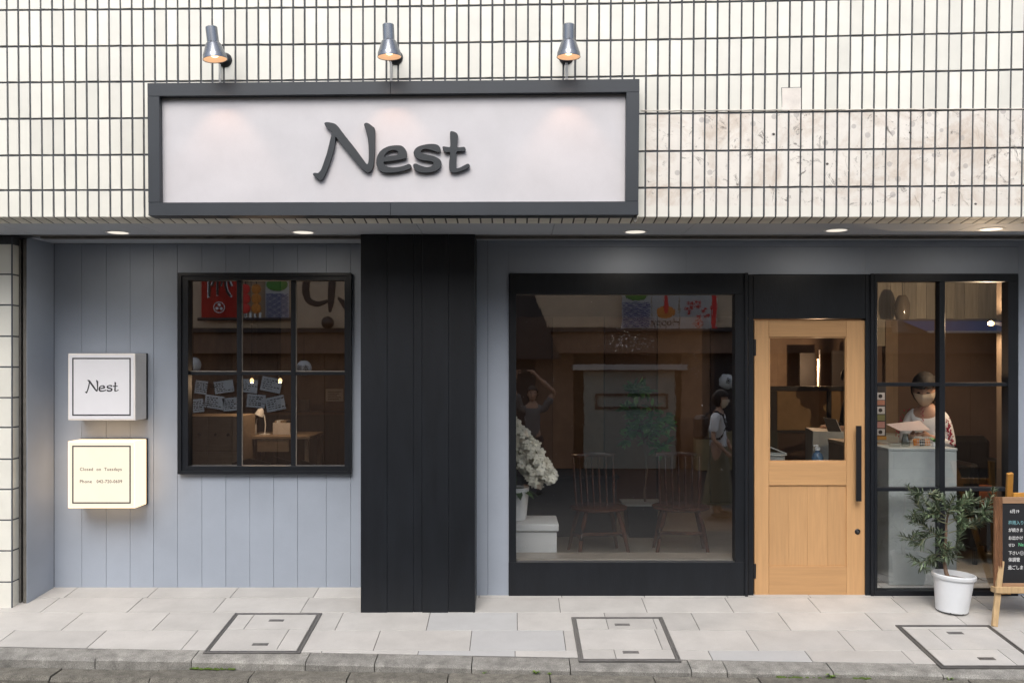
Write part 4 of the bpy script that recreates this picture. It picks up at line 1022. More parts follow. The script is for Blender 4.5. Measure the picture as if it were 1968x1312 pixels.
# Windsor chairs behind the display window
def windsor(px, Y, label, rot, first=None):
    if first is not None:
        t = copy_tree(first); t.location = (wx(px, Y), Y, ZF); t.rotation_euler = (0, 0, rot); return tag(t, label)
    t = thing('windsor_chair', label, 'chair', (wx(px, Y), Y, ZF), rot, 'spindle-back chairs behind the display window')
    K = lambda s, n: link(n, s.tomesh(n), chairw, t, local=True)
    s = S(); s.lathe([(0, .395), (.19, .395), (.215, .408), (.215, .425), (.2, .432), (0, .422)], 36, Matrix.Diagonal((1.03, .95, 1, 1))); K(s, 'seat')
    for sx in (-1, 1):
        for sy in (-1, 1): K(S().tube([(.12*sx, .12*sy, .40), (.15*sx, .15*sy, .28), (.17*sx, .17*sy, .16), (.195*sx, .2*sy, 0)], [.014, .019, .016, .012], 10), 'leg')
    for sx in (-1, 1): K(S().tube([(.168*sx, -.168, .17), (.168*sx, .168, .17)], .009, 8), 'stretcher')
    K(S().tube([(-.165, 0, .171), (.165, 0, .171)], .0085, 8), 'stretcher')
    K(S().tube([(-.155, -.17, .22), (.155, -.17, .22)], .0085, 8), 'stretcher')
    # back at +y
    top = []
    for i in range(9):
        a = -1+2*i/8; top.append((.175*a, .245-.05*a*a, .855+.012*a*a))
    for i in range(7):
        a = -1+2*i/6; b_ = (.15*a, .15-.05*a*a, .42); e = (.160*a, .238-.05*a*a, .85)
        K(S().tube([b_, ((b_[0]+e[0])/2, (b_[1]+e[1])/2, .6), e], [.007, .0085 if abs(a) < .9 else .012, .0065], 8), 'spindle')
    s = S(); n = 12; b = bmesh.new(); cols = []
    for i in range(n+1):
        a = -1+2*i/n; x = .178*a; y = .243-.055*a*a; z = .858+.014*a*a+.006*math.cos(a*3); hh = .040*(1-.3*a*a); th = .011
        cols.append([b.verts.new(c) for c in ((x, y-th, z-hh*.6), (x, y-th*1.1, z+hh*.2), (x, y-th*.3, z+hh*.6), (x, y+th*.8, z+hh*.5), (x, y+th, z-hh*.6))])
    for p, q in zip(cols, cols[1:]):
        for j in range(5): b.faces.new((p[j], p[(j+1) % 5], q[(j+1) % 5], q[j]))
    b.faces.new(cols[0]); b.faces.new(cols[-1][::-1]); bmesh.ops.recalc_face_normals(b, faces=b.faces); s._add(b); s.smooth = True; K(s, 'crest_rail')
    return t
w1 = windsor(1150, 7.72, 'left of the two wooden spindle-back chairs behind the display window', R(8)); w1.scale = (1.14, 1.08, .98)
windsor(1308, 7.76, 'right of the two wooden spindle-back chairs behind the display window', R(-6), w1)
# ledge inside the display window
box('window_ledge', M_('pale_ledge', (.36, .32, .27), .3, var=.1), None, wx(985, 6.6), wx(1416, 6.6), 6.47, 6.70, ZF+.0, wz(1066, 6.60), .003, label='low pale ledge inside the foot of the display window', cat='ledge')
# dark counter at the back
bc = thing('bar_counter', 'dark counter across the room behind the spindle-back chairs', 'counter', (.9, 8.8, ZF))
box('front_panel', in_dark, bc, wx(975, 8.5), wx(1185, 8.5), 8.5, 9.1, ZF, .62, .004); box('counter_top', in_dark, bc, wx(970, 8.48), wx(1190, 8.48), 8.47, 9.1, .621, .655, .004)
# room panels further back
for i, (a, b, m) in enumerate(((960, 1060, in_wall), (1062, 1160, in_wall_t), (1162, 1262, in_wall), (1264, 1364, in_wall_t), (1366, 1470, in_wall))):
    box('indoor_panel', m, None, wx(a, 10.6), wx(b, 10.6), 10.6, 10.64, ZF, 2.3, .002, kind='structure')
# low table / planter with indoor tree
ip = thing('indoor_potted_tree', 'small leafy tree in a square black planter between the two spindle-back chairs', 'potted tree', (wx(1235, 8.5), 8.5, ZF))
Yi = 8.45; pbx0, pbx1 = wx(1204, Yi), wx(1266, Yi); pzt = wz(972, Yi)
S().hexa([(pbx0+.03, Yi, ZF), (pbx1-.03, Yi, ZF), (pbx1, Yi, pzt), (pbx0, Yi, pzt)], [(pbx0+.03, Yi+.3, ZF), (pbx1-.03, Yi+.3, ZF), (pbx1, Yi+.3, pzt), (pbx0, Yi+.3, pzt)], .004).build('planter', potblack, ip)
box('rim_tray', counter_m, ip, pbx0-.03, pbx1+.05, Yi-.02, Yi+.32, pzt+.001, pzt+.02)
tt_ = [Vector((wx(1240, 8.6), 8.6, pzt+.02)), P(1238, 940, 8.6), P(1243, 900, 8.6), P(1238, 850, 8.6), P(1232, 790, 8.6)]
S().tube(smooth_pts(tt_, 3, False), .011, 8).build('trunk', barkm, ip)
gs = S(); gl_b = bmesh.new()
lb_ = leaf_mesh(); lb_.transform(Matrix.Diagonal((3.2, 1.3, 1, 1)))
for k in range(26):
    c = P(random.uniform(1178, 1292), random.uniform(745, 870), 8.6)+Vector((0, random.uniform(-.15, .15), 0))
    S().tube([P(1236, 830+random.uniform(-20, 20), 8.6), c], .004, 5).build('branch', barkm, ip)
    for j in range(16):
        d = Vector((random.gauss(0, 1), random.gauss(0, 1), random.gauss(0, .6))).normalized()
        gs.mesh(lb_, leafM(c+d*.03, d, random.uniform(.9, 1.5)))
gs.build('leaves', greenl, ip, kind='stuff')

# white stand with orchids
ws = thing('flower_stand', 'white square stand inside the left edge of the display window', 'stand', (wx(1020, 6.8), 6.9, ZF))
Y0 = 6.80
box('body', standw, ws, wx(960, Y0)+.0, wx(1070, Y0), Y0, Y0+.36, ZF, wz(1021, Y0)-.002, .003)
box('top', standw, ws, wx(950, Y0-.02), wx(1074, Y0-.02), Y0-.02, Y0+.39, wz(1020, Y0), wz(1006, Y0), .006)
orc = thing('potted_orchid', 'white moth orchid spilling from a white pot on the white stand', 'potted orchid', (wx(990, 6.98), 6.98, wz(1006, Y0)))
oc = Vector((wx(992, 6.98), 6.98, wz(1005, Y0)))
S().lathe([(0, 0), (.075, 0), (.08, .01), (.105, .255), (.098, .255), (.09, .2), (0, .2)], 28, Matrix.Translation(oc)).build('pot', standw, orc)
def petal_flower():
    b = bmesh.new()
    for k in range(5):
        a = k*2*math.pi/5+math.pi/2; wd = .019 if k in (1, 4) else .014; L_ = .036
        r = Matrix.Rotation(a, 3, 'Y'); f = lambda x, z, y: b.verts.new(r @ Vector((x, y, z)))
        v0 = f(0, .0, 0); v1 = f(wd*.8, L_*.45, -.004); v2 = f(wd*.6, L_*.85, -.001); v3 = f(0, L_, .003); v4 = f(-wd*.6, L_*.85, -.001); v5 = f(-wd*.8, L_*.45, -.004)
        b.faces.new((v0, v1, v2, v3, v4, v5))
    me = bpy.data.meshes.new('flower'); b.to_mesh(me); b.free()
    s = S(); s.mesh(me); s.ball((0, -.008, -.004), .008, 6, (1, 1.2, 1)); me2 = s.tomesh('flower')
    me2.materials.append(petal); return me2
fm = petal_flower()
for si in range(11):
    yo = 6.98+random.uniform(-.12, .1); sx_ = si*7
    k_ = si % 6; q_ = (si//6)*22
    arc = [oc+Vector((0, 0, .22)), P(985-k_*3+8-q_*.3, 850-k_*6+q_, yo), P(992+k_*4-q_*.5, 812+k_*7+q_, yo), P(1020+k_*3-q_, 852+k_*4+q_, yo), P(1042+k_*2.5-q_, 890+k_*3+q_*.6, yo), P(1056+k_-q_*1.2, 912+k_+q_*.4, yo)]
    pts = [Vector(p) for p in smooth_pts(arc, 5, False)]
    S().tube(pts, .0025, 5).build('stem', orchl, orc)
    for i, p in enumerate(pts[7:]):
        for q in range(2):
            o = bpy.data.objects.new('flower', fm); C.objects.link(o); o.parent = orc
            o.matrix_local = Matrix.Translation(p-ORG[orc]+Vector((random.uniform(-.04, .035), random.uniform(-.05, .03), random.uniform(-.045, .035)))) @ Euler((random.uniform(-.6, .3), random.uniform(-.5, .5), random.uniform(-.7, .7))).to_matrix().to_4x4() @ Matrix.Scale(random.uniform(.8, 1.1), 4)
for k in range(9):
    a = k*.7; d = Vector((math.cos(a), math.sin(a), .3)); e = lambda t, w_: oc+Vector((0, 0, .24))+d*.18*t+Vector((-math.sin(a), math.cos(a), 0))*w_+Vector((0, 0, -.12*t*t))
    S().poly([e(0, 0), e(.35, .025), e(.75, .026), e(1, 0), e(.75, -.026), e(.35, -.025)]).build('leaf', orchl, orc)

# behind the door: screen with black frame, pipe light, bottle, basin
fs = thing('framed_screen', 'black framed partition with tan panels seen through the door glass', 'partition', (wx(1560, 8.9), 8.9, ZF))
Yp = 8.9
for q in ((1481, 742, 1700, 751), (1494, 826.5, 1700, 832)): pbox('frame_bar', in_dark, fs, *q, Yp, Yp+.05)
for q in ((1481, 751.3, 1493.5, 1000), (1590, 751.3, 1598, 826.2)): pbox('frame_bar', in_dark, fs, *q, Yp, Yp+.05)
screen_m = M_('gold_panel', (.42, .27, .13), .7, var=.2, scale=5)
pbox('panel', screen_m, fs, 1493.7, 751.3, 1589.8, 826.2, Yp+.02, Yp+.035); pbox('panel', screen_m, fs, 1598.2, 751.3, 1700, 826.2, Yp+.02, Yp+.035); pbox('lower_panel', in_wall, fs, 1493.7, 832.3, 1700, 1000, Yp+.02, Yp+.035)
tl = thing('tube_lamp', 'slim vertical warm tube light seen through the door glass', 'lamp', (wx(1572, 9.2), 9.2, 0))
S().tube([P(1572, 690, 9.2), P(1572, 742, 9.2)], .007, 10).build('tube', M_('tube_glow', (1, .7, .35), .4, emit=3.2, ecol=(1, .50, .17)), tl)
S().tube([P(1575, 672, 9.22), P(1575, 756, 9.22)], .008, 10).build('pole', rail_d, tl)
l = bpy.data.lights.new('tube_lamp_light', 'POINT'); l.energy = 12; l.color = (1, .62, .36); l.shadow_soft_size = .012
lo = bpy.data.objects.new('tube_lamp_light', l); C.objects.link(lo); lo.parent = tl; lo.location = P(1571, 700, 9.1)-ORG[tl]
for (a, b, c, d) in ((1537, 678, 1568, 742), (1600, 674, 1640, 742)):
    pbox('cabinet_door', in_dark, None, a, b, c, d, 9.6, 9.64, label='dark wall panel behind the tube light, '+('left' if a < 1550 else 'right')+' of it through the door glass', cat='panel')
box('inner_wall', in_wall_t, None, wx(1430, 10), wx(1690, 10), 10, 10.05, ZF, 2.72, 0, kind='structure')
rc = thing('reception_counter', 'grey mortar counter end seen through the door glass', 'counter', (wx(1600, 7.9), 7.9, ZF))
S().hexa([P(1562, 828, 7.9), P(1562, 1010, 7.9), P(1760, 1010, 7.9), P(1760, 838, 7.9)], [P(1562, 828, 7.9)+Vector((.1, .5, 0)), P(1562, 1010, 7.9)+Vector((.1, .5, 0)), P(1760, 1010, 7.9)+Vector((.0, .5, 0)), P(1760, 838, 7.9)+Vector((.0, .5, 0))], .003).build('body', counter_m, rc)
sb = thing('spray_bottle', 'blue translucent pump bottle behind the lower edge of the door glass', 'bottle', (wx(1571, 7.2), 7.2, wz(905, 7.2)))
q = P(1571, 905, 7.2); S().lathe([(0, 0), (.042, 0), (.046, .01), (.046, .11), (.034, .145), (.018, .155), (.018, .17), (0, .17)], 24, Matrix.Translation(q)).build('bottle', blueb, sb)
S().lathe([(0, .171), (.021, .171), (.021, .195), (.008, .2), (.008, .215), (0, .216)], 16, Matrix.Translation(q)).build('cap', standw, sb); S().tube([q+Vector((0, 0, .212)), q+Vector((-.035, 0, .207))], .006, 8).build('nozzle', standw, sb)
tb2 = thing('entrance_table', 'small dark table just inside the door holding the blue bottle and a basin', 'table', (wx(1540, 7.25), 7.25, ZF))
zt2 = wz(905, 7.2)-.001
box('top', in_dark, tb2, wx(1478, 7.05), wx(1600, 7.05), 7.05, 7.45, zt2-.03, zt2)
for q in ((wx(1480, 7.05), 7.06), (wx(1598, 7.05)-.03, 7.06), (wx(1480, 7.05), 7.41), (wx(1598, 7.05)-.03, 7.41)): box('leg', in_dark, tb2, q[0], q[0]+.03, q[1], q[1]+.03, ZF, zt2-.031)
bs = thing('grey_bin', 'grey rimmed bin behind the lower left of the door glass', 'bin', (wx(1488, 7.2), 7.2, zt2+.001))
S().lathe([(0, 0), (.075, 0), (.09, .13), (.105, .135), (.10, .145), (.088, .14), (.07, .01)], 24, Matrix.Translation((wx(1487, 7.2), 7.2, zt2+.001))).build('tub', counter_m, bs)
S().tube([Vector((wx(1487, 7.2)-.09, 7.2, zt2+.14)), Vector((wx(1487, 7.2)-.04, 7.15, zt2+.20)), Vector((wx(1487, 7.2)+.08, 7.12, zt2+.15))], .006, 6).build('handle', counter_m, bs)

# right room: pale planks, counter and things on it
pw = thing('plank_wall', 'whitewashed plank wall high behind the gridded window', 'wall', (3, 8.25, 1))
Yw = 8.25
random.seed(5); xp = 1687
while xp < 2030:
    wdt = random.uniform(16, 30); pbox('plank', plank_in, pw, xp+.3, 480, xp+wdt-.3, random.choice([612, 613, 614]), Yw+random.uniform(0, .006), Yw+.02, .001); xp += wdt
pbox('plank', plank_in, pw, 1686, 612.5, 1702, 665, Yw-.02, Yw); 
pbox('post', in_wall_t, pw, 1702, 615, 1726, 1010, Yw-.03, Yw+.03)
pbox('backing', in_wall, pw, 1687, 480, 2030, 1010, Yw+.03, Yw+.06)
vs = thing('glass_vase', 'smoky glass vase shape hanging before the plank wall', 'vase', (wx(1734, 8.6), 8.0, wz(614, 8.0)))
S().lathe([(0, 0), (.05, 0), (.066, .05), (.066, .14), (.045, .2), (.03, .22)], 20, Matrix.Translation(P(1734, 614, 8.0)), cap=False).build('vase', M_('smoky_glass', (.16, .13, .10), .15, spec=.7), vs)
S().tube([P(1734, 575, 8.0), P(1734, 500, 8.0)+Vector((0, 0, .0))], .003, 6).build('cord', handle_m, vs)
wl = thing('wall_lamp', 'bare warm bulb on a black wall bracket at the right edge of the gridded window', 'lamp', (wx(1935, 6.85), 6.85, wz(622, 6.85)))
q = P(1905, 621.5, 6.85); S().ball(q, .020, 14, (1.25, 1, 1)).build('bulb', bulbsoft, wl)
S().tube([q+Vector((.022, 0, 0)), q+Vector((.05, 0, 0)), q+Vector((.09, 0, -.012)), q+Vector((.13, 0, -.01))], [.014, .016, .012, .012], 10).build('bracket', handle_m, wl)
S().ball(q+Vector((.135, 0, .0)), .026, 12, (.6, 1, 1.3)).build('wall_plate', handle_m, wl)
l = bpy.data.lights.new('wall_lamp_light', 'POINT'); l.energy = 20; l.color = (1, .72, .46); l.shadow_soft_size = .008
lo = bpy.data.objects.new('wall_lamp_light', l); C.objects.link(lo); lo.parent = wl; lo.location = q-ORG[wl]+Vector((-.04, -.03, 0))
box('inner_wall', in_wall_t, None, wx(1940, 6.85)+.01, wx(1940, 6.85)+.07, 6.7, 7.05, ZF, 2.72, 0, kind='structure')
mc = thing('mortar_counter', 'tall grey mortar counter just inside the gridded window', 'counter', (wx(1775, 6.7), 6.9, ZF))
Yc = 6.62
box('body', counter_m, mc, wx(1708, Yc), wx(1839, Yc), Yc, Yc+.55, ZF, wz(861, Yc)-.02, .004); box('top', counter_m, mc, wx(1708, Yc)-.003, wx(1839, Yc)+.003, Yc-.004, Yc+.555, wz(861, Yc)-.0195, wz(861, Yc), .003)
sc2 = thing('side_counter', 'wooden side counter left of the mortar counter behind the gridded window', 'counter', (wx(1690, 6.9), 7.0, ZF))
box('body', in_wall_t, sc2, wx(1640, 6.95), wx(1708, 6.95)-.02, 6.95, 7.5, ZF, wz(853, 6.95)-.03, .003); box('top', drawerm, sc2, wx(1640, 6.93), wx(1712, 6.93)-.03, 6.93, 7.5, wz(853, 6.95)-.029, wz(853, 6.95), .003)
ZC = wz(861, Yc)
mr = thing('menu_rack', 'black upright menu rack with picture cards at the left edge of the gridded window', 'rack', (wx(1692, 7.05), 7.05, wz(853, 6.95)))
Ym = 7.05
pbox('backboard', in_dark, mr, 1680, 740, 1703, 842, Ym, Ym+.02)
cards = [(744, 752, ink), (754, 768, paperm), (769, 778, M_('salmon_print', (.5, .22, .15), .6)), (781, 795, paperm), (797, 808, M_('olive_print', (.2, .2, .08), .6)), (810, 822, M_('pink_print', (.5, .25, .22), .6)), (824, 836, paperm)]
for a, b, m in cards:
    cdm = pbox('card', m, mr, 1683, a, 1700.5, b, Ym-.004, Ym-.0005, .0004)
    if m is paperm: S().lathe([(0, .0006), (.016, .0006), (.016, 0)], 18, Matrix.Translation(P(1692, (a+b)/2, Ym-.0045)) @ Matrix.Rotation(R(90), 4, 'X')).build('round_mark', op_black, cdm)
pbox('wood_foot', easelm, mr, 1678, 838, 1704, 845, Ym-.03, Ym+.05)
jg = thing('glass_jug', 'small clear glass jug on the mortar counter', 'jug', (wx(1741, 6.8), 6.8, ZC))
q = Vector((wx(1740, 6.75), 6.75, ZC)); S().lathe([(0, .001), (.030, .001), (.034, .01), (.030, .05), (.020, .08), (.022, .10), (.019, .10), (.017, .08), (.028, .05), (.03, .01)], 24, Matrix.Translation(q)).build('jug_body', jugm, jg)
S().tube([q+Vector((.02, 0, .09)), q+Vector((.042, 0, .08)), q+Vector((.045, 0, .05)), q+Vector((.03, 0, .03))], .003, 6).build('handle', jugm, jg)
wb = thing('wire_basket', 'white wire basket of sachets on the mortar counter', 'basket', (wx(1773, 6.8), 6.8, ZC))
q = Vector((wx(1773, 6.75), 6.75, ZC+.003)); ws_ = S()
for z, k in ((0, .78), (.022, .85), (.045, .92), (.07, 1)):
    w_, d_ = .062*k, .045*k; ws_.tube([q+Vector((-w_, -d_, z)), q+Vector((w_, -d_, z)), q+Vector((w_, d_, z)), q+Vector((-w_, d_, z)), q+Vector((-w_, -d_, z))], .0016, 5)
for i in range(9):
    a = -1+i/4; 
    for s_ in (-1, 1): ws_.tube([q+Vector((.062*.78*a, s_*.045*.78, 0)), q+Vector((.062*a, s_*.045, .07))], .0012, 4)
ws_.build('wire_cage', wirem, wb)
for i in range(6): S().box(-.02, .02, -.004, .004, 0, .05, .001, Matrix.Translation(q+Vector((-.04+i*.016, random.uniform(-.02, .02), .006))) @ Matrix.Rotation(random.uniform(-.3, .3), 4, 'Y')).build('sachet', random.choice([paperm, op_orange, in_dark]), wb)
sp = thing('small_plant', 'little green plant in a white cup beside the wire basket', 'plant', (wx(1796, 6.8), 6.8, ZC))
q = Vector((wx(1796, 6.75), 6.75, ZC+.001)); S().lathe([(0, 0), (.016, 0), (.02, .035), (.017, .035), (0, .03)], 16, Matrix.Translation(q)).build('cup', standw, sp)
for i in range(12):
    a = i*.9; d = Vector((math.cos(a), math.sin(a), random.uniform(.3, 1))).normalized(); o = bpy.data.objects.new('leaf', lb_); C.objects.link(o); o.parent = sp; o.matrix_local = Matrix.Translation(q-ORG[sp]+Vector((0, 0, .035))) @ leafM(Vector((0, 0, 0)), d, .7)
lb_.materials.clear(); lb_.materials.append(greenl)
tray = thing('clear_tray', 'small clear plastic tray at the left end of the mortar counter', 'tray', (wx(1719, 6.8), 6.8, ZC))
q = Vector((wx(1719, 6.75), 6.75, ZC+.001)); S().hexa([q+Vector((-.03, -.03, 0)), q+Vector((.03, -.03, 0)), q+Vector((.03, .03, 0)), q+Vector((-.03, .03, 0))], [q+Vector((-.035, -.035, .03)), q+Vector((.035, -.035, .03)), q+Vector((.035, .035, .03)), q+Vector((-.035, .035, .03))]).build('tray', jugm, tray)
# black armchair with a rust cushion
ac = thing('armchair', 'black armchair with a rust-coloured cushion behind the right-hand panes', 'armchair', (wx(1890, 7.6), 7.6, ZF))
ax0, ax1 = wx(1848, 7.5), wx(1938, 7.5)
s = S(); s.box(ax0, ax1, 7.75, 7.9, ZF+.15, wz(838, 7.75), .05); s.build('backrest', chairb, ac)
S().box(ax0, ax1, 7.3, 7.76, ZF+.15, ZF+.45, .04).build('seat', chairb, ac)
for a, b in ((ax0-.05, ax0+.03), (ax1-.05, ax1+.03)): S().box(a, b, 7.25, 7.8, ZF+.13, wz(885, 7.5), .025).build('arm', chairb, ac)
for x in (ax0, ax1-.03):
    for y in (7.3, 7.8): box('leg', chairb, ac, x, x+.03, y, y+.03, ZF, ZF+.14)
cu = S(); cu.ball((wx(1893, 7.42), 7.45, ZF+.54), .19, 20, (1, .35, .55)); cu.build('rust_cushion', M_('rust_cloth', (.30, .09, .04), .8, var=.2), None, label='rust-coloured cushion leaning on the black armchair', cat='cushion')

# ------------------------------------------------------------------ people
def skin_mesh(chains):
    """chains: list of (points, radii, edges); every chain grows its own skin, all end in one mesh"""
    out = S(); out.smooth = True
    for pts, rad, edges in chains:
        me = bpy.data.meshes.new('s'); me.from_pydata([tuple(p) for p in pts], edges or [(i, i+1) for i in range(len(pts)-1)], [])
        o = bpy.data.objects.new('s', me); C.objects.link(o)
        m = o.modifiers.new('k', 'SKIN'); m.use_smooth_shade = True
        for i, v in enumerate(me.skin_vertices[0].data):
            r = rad[i]; v.radius = (r, r) if not isinstance(r, tuple) else r; v.use_root = (i == 0)
        s2 = o.modifiers.new('u', 'SUBSURF'); s2.levels = 2; s2.render_levels = 2
        dg = bpy.context.evaluated_depsgraph_get(); m2 = bpy.data.meshes.new_from_object(o.evaluated_get(dg))
        out.bm.from_mesh(m2); bpy.data.meshes.remove(m2); bpy.data.objects.remove(o); bpy.data.meshes.remove(me)
    return out
def head_part(kind, M):
    """kind: face | hair | mask | eye"""
    s = S(); s.smooth = True
    if kind in ('face', 'hair', 'mask'):
        b = bmesh.new(); bmesh.ops.create_uvsphere(b, u_segments=36, v_segments=24, radius=1)
        for v in b.verts:
            x, y, z = v.co                      # +y is forward
            jaw = max(0, -z); X = x*.074*(1-.32*jaw**1.5); Y = y*.094*(1-.10*jaw); Z = z*(.118 if z > 0 else .125)
            if y < 0: Y *= 1.05-.15*jaw
            if kind == 'face':
                if y > .55:
                    e = math.exp(-((abs(x)-.40)/.17)**2-((z-.02)/.12)**2); Y -= .010*e
                    nz_ = math.exp(-(x/.14)**2-((z+.22)/.22)**2); Y += .020*nz_
                    lp = math.exp(-(x/.3)**2-((z+.55)/.10)**2); Y += .006*lp
                    ch_ = math.exp(-(x/.3)**2-((z+.85)/.18)**2); Y += .006*ch_
            elif kind == 'hair':
                k = 1.20+.07*mnoise.noise(Vector((x*9, y*9, z*2)))+.06*mnoise.noise(Vector((x*26, y*26, z*5))); X *= k*1.03; Y *= k; Z = Z*1.10+.004
            else:
                k = 1.09; X *= k; Y *= k*1.04; Z *= 1.0
                Y += .016*math.exp(-(x/.25)**2-((z+.25)/.3)**2)
            v.co = (X, Y, Z)
        if kind == 'hair':
            rm = []
            for f in b.faces:
                c = f.calc_center_median(); X, Y, Z = c
                fringe = .040+.022*mnoise.noise(Vector((X*60, 3, 1)))
                if (Y > .028 and Z < fringe) or Z < -.09+.02*mnoise.noise(Vector((X*70, 1, Y*70))) or (Y > .012 and Z < -.03): rm.append(f)
            bmesh.ops.delete(b, geom=rm, context='FACES')
            bmesh.ops.solidify(b, geom=list(b.faces), thickness=.006)
        if kind == 'mask':
            rm = [f for f in b.faces if not (f.calc_center_median().y > .028 and -.108 < f.calc_center_median().z < -.006)]
            bmesh.ops.delete(b, geom=rm, context='FACES')
        s._add(b)
        if kind == 'face':
            for sx in (-1, 1): s.ball((.076*sx, -.006, -.01), .026, 10, (.35, .6, 1.1))
    elif kind == 'eye':
        for sx in (-1, 1): s.ball((.030*sx, .083, .004), .010, 8, (1.3, .6, .55))
    elif kind == 'mouth':
        s.ball((0, .095, -.066), .016, 8, (1.3, .25, .28))
    me = s.tomesh(kind); me.transform(M); return me
def hand_chains(wr, d, palm_n, curl=.5, k=1.0):
    """wrist, direction, palm normal -> palm and five finger chains"""
    d = d.normalized(); n = palm_n-d*palm_n.dot(d); n = n.normalized() if n.length > .01 else d.orthogonal().normalized(); side = d.cross(n)
    ch = [([wr-d*.01, wr+d*.035*k, wr+d*.075*k], [(.016, .022), (.016, .032), (.014, .034)], None)]
    for i, (o_, L_) in enumerate(((-.027, .060), (-.009, .070), (.009, .066), (.026, .052))):
        p0 = wr+d*.068*k+side*o_*k; pts = [p0]; dd_ = (d+side*o_*3).normalized()
        for j in range(3):
            dd_ = (dd_+n*curl*.55).normalized(); pts.append(pts[-1]+dd_*L_*k/3)
        ch.append((pts, [.0088, .0082, .0076, .0065], None))
    p0 = wr+d*.025*k-side*.028*k; t1 = (d*.7-side*.8+n*.3).normalized()
    ch.append(([p0, p0+t1*.028*k, p0+t1*.028*k+(d+n*.6).normalized()*.028*k], [.011, .0095, .0075], None))
    return ch
def person(label, loc, rot, hgt, arms, top_m, bot_m, head_rot=(0, 0, 0), skirt=None, sleeves='long', mask=False, long_hair=False, hair=None, lean_f=0, hold=None, sleeve_r=1.0, sh=.165, hs=1.0):
    k = hgt/1.6
    t = thing('person', label, 'person', loc, rot)
    V = lambda x, y, z: Vector((x, y, z))*k
    lf = lambda z: lean_f*max(0, z-.9)
    # body graph
    pts = [V(0, 0, .90), V(0, lf(1.02), 1.02), V(0, lf(1.18), 1.18), V(0, lf(1.31), 1.315), V(0, lf(1.4)+.012, 1.40), V(0, lf(1.47)+.02, 1.46)]
    rad = [(.115*k, .10*k), (.10*k, .09*k), (.12*k, .10*k), (.075*k, .07*k), .047*k, .045*k]
    edges = [(0, 1), (1, 2), (2, 3), (3, 4), (4, 5)]
    hands = []
    for sx, (el, wr) in zip((-1, 1), arms):
        i0 = len(pts); pts += [V(.10*sx, lf(1.3), 1.305), V(sh*sx, lf(1.3), 1.285), V(*el), V(*wr)]; rad += [.055*k, .048*k, .036*k, .024*k]
        edges += [(3, i0), (i0, i0+1), (i0+1, i0+2), (i0+2, i0+3)]
        hands.append((pts[i0+3], pts[i0+3]-pts[i0+2]))
    for sx in (-1, 1):
        i0 = len(pts); pts += [V(.085*sx, 0, .83), V(.095*sx, .02, .47), V(.10*sx, -.01, .09), V(.105*sx, .06, .035), V(.11*sx, .13, .03)]
        rad += [.085*k, .053*k, .035*k, .032*k, .026*k]; edges += [(0, i0), (i0, i0+1), (i0+1, i0+2), (i0+2, i0+3), (i0+3, i0+4)]
    ch = [(pts, rad, edges)]
    for (wr, d), pn in zip(hands, hold or (Vector((0, 0, -1)), Vector((0, 0, -1)))): ch += hand_chains(wr, d, pn, .6, k)
    bd = skin_mesh(ch)
    HM = Matrix.Translation(V(0, lf(1.5)+.035, 1.525)) @ Euler(head_rot).to_matrix().to_4x4() @ Matrix.Scale(k*hs, 4)
    bd.mesh(head_part('face', HM)); link('body', bd.tomesh('body'), skin_m, t, local=True)
    link('hair', head_part('hair', HM), hair or hair_m, t, local=True)
    link('eyes', head_part('eye', HM), hair_m, t, local=True)
    if mask: link('face_mask', head_part('mask', HM), maskm, t, local=True)
    else: link('mouth', head_part('mouth', HM), M_('lips', (.35, .12, .10), .5) if 'lips' not in MATS else MATS['lips'], t, local=True)
    # clothes
    tp = [V(0, 0, .80), V(0, lf(1.02), 1.02), V(0, lf(1.18), 1.18), V(0, lf(1.30), 1.30)]; tr = [(.135*k, .125*k), (.118*k, .108*k), (.137*k, .118*k), (.085*k, .08*k)]; te = [(0, 1), (1, 2), (2, 3)]
    for sx, (el, wr) in zip((-1, 1), arms):
        i0 = len(tp); E = V(*el); W = V(*wr); s0 = V(sh*sx, lf(1.3), 1.285)
        if sleeves == 'long': tp += [V(.10*sx, lf(1.3), 1.302), s0, E, E+(W-E)*.8]; tr += [.068*k, .062*k*sleeve_r, .055*k*sleeve_r, .042*k*sleeve_r]; te += [(3, i0), (i0, i0+1), (i0+1, i0+2), (i0+2, i0+3)]
        else: tp += [V(.10*sx, lf(1.3), 1.302), s0, s0+(E-s0)*.75]; tr += [.068*k, .062*k, .056*k]; te += [(3, i0), (i0, i0+1), (i0+1, i0+2)]
    link('top', skin_mesh([(tp, tr, te)]).tomesh('top'), top_m, t, local=True)
    if skirt:
        s = S(); b = bmesh.new(); rings = []; n = 40
        for i in range(9):
            q = i/8; z = .93-(.93-skirt)*q; r0 = .125+.13*q; rings.append([b.verts.new(((r0+.014*q*math.cos(7*a))*math.cos(a)*k, (r0*.8+.012*q*math.cos(9*a+1))*math.sin(a)*k, z*k)) for a in (2*math.pi*j/n for j in range(n))])
        for p, q in zip(rings, rings[1:]):
            for j in range(n): b.faces.new((p[j], p[(j+1) % n], q[(j+1) % n], q[j]))
        bmesh.ops.recalc_face_normals(b, faces=b.faces); s._add(b); s.smooth = True; link('skirt', s.tomesh('skirt'), bot_m, t, local=True)
    else:
        bp = [V(0, 0, .98)]; br_ = [(.13*k, .115*k)]; be = []
        for sx in (-1, 1):
            i0 = len(bp); bp += [V(.09*sx, 0, .82), V(.098*sx, .02, .47), V(.10*sx, -.01, .13)]; br_ += [.10*k, .072*k, .060*k]; be += [(0, i0), (i0, i0+1), (i0+1, i0+2)]
        link('trousers', skin_mesh([(bp, br_, be)]).tomesh('trousers'), bot_m, t, local=True)
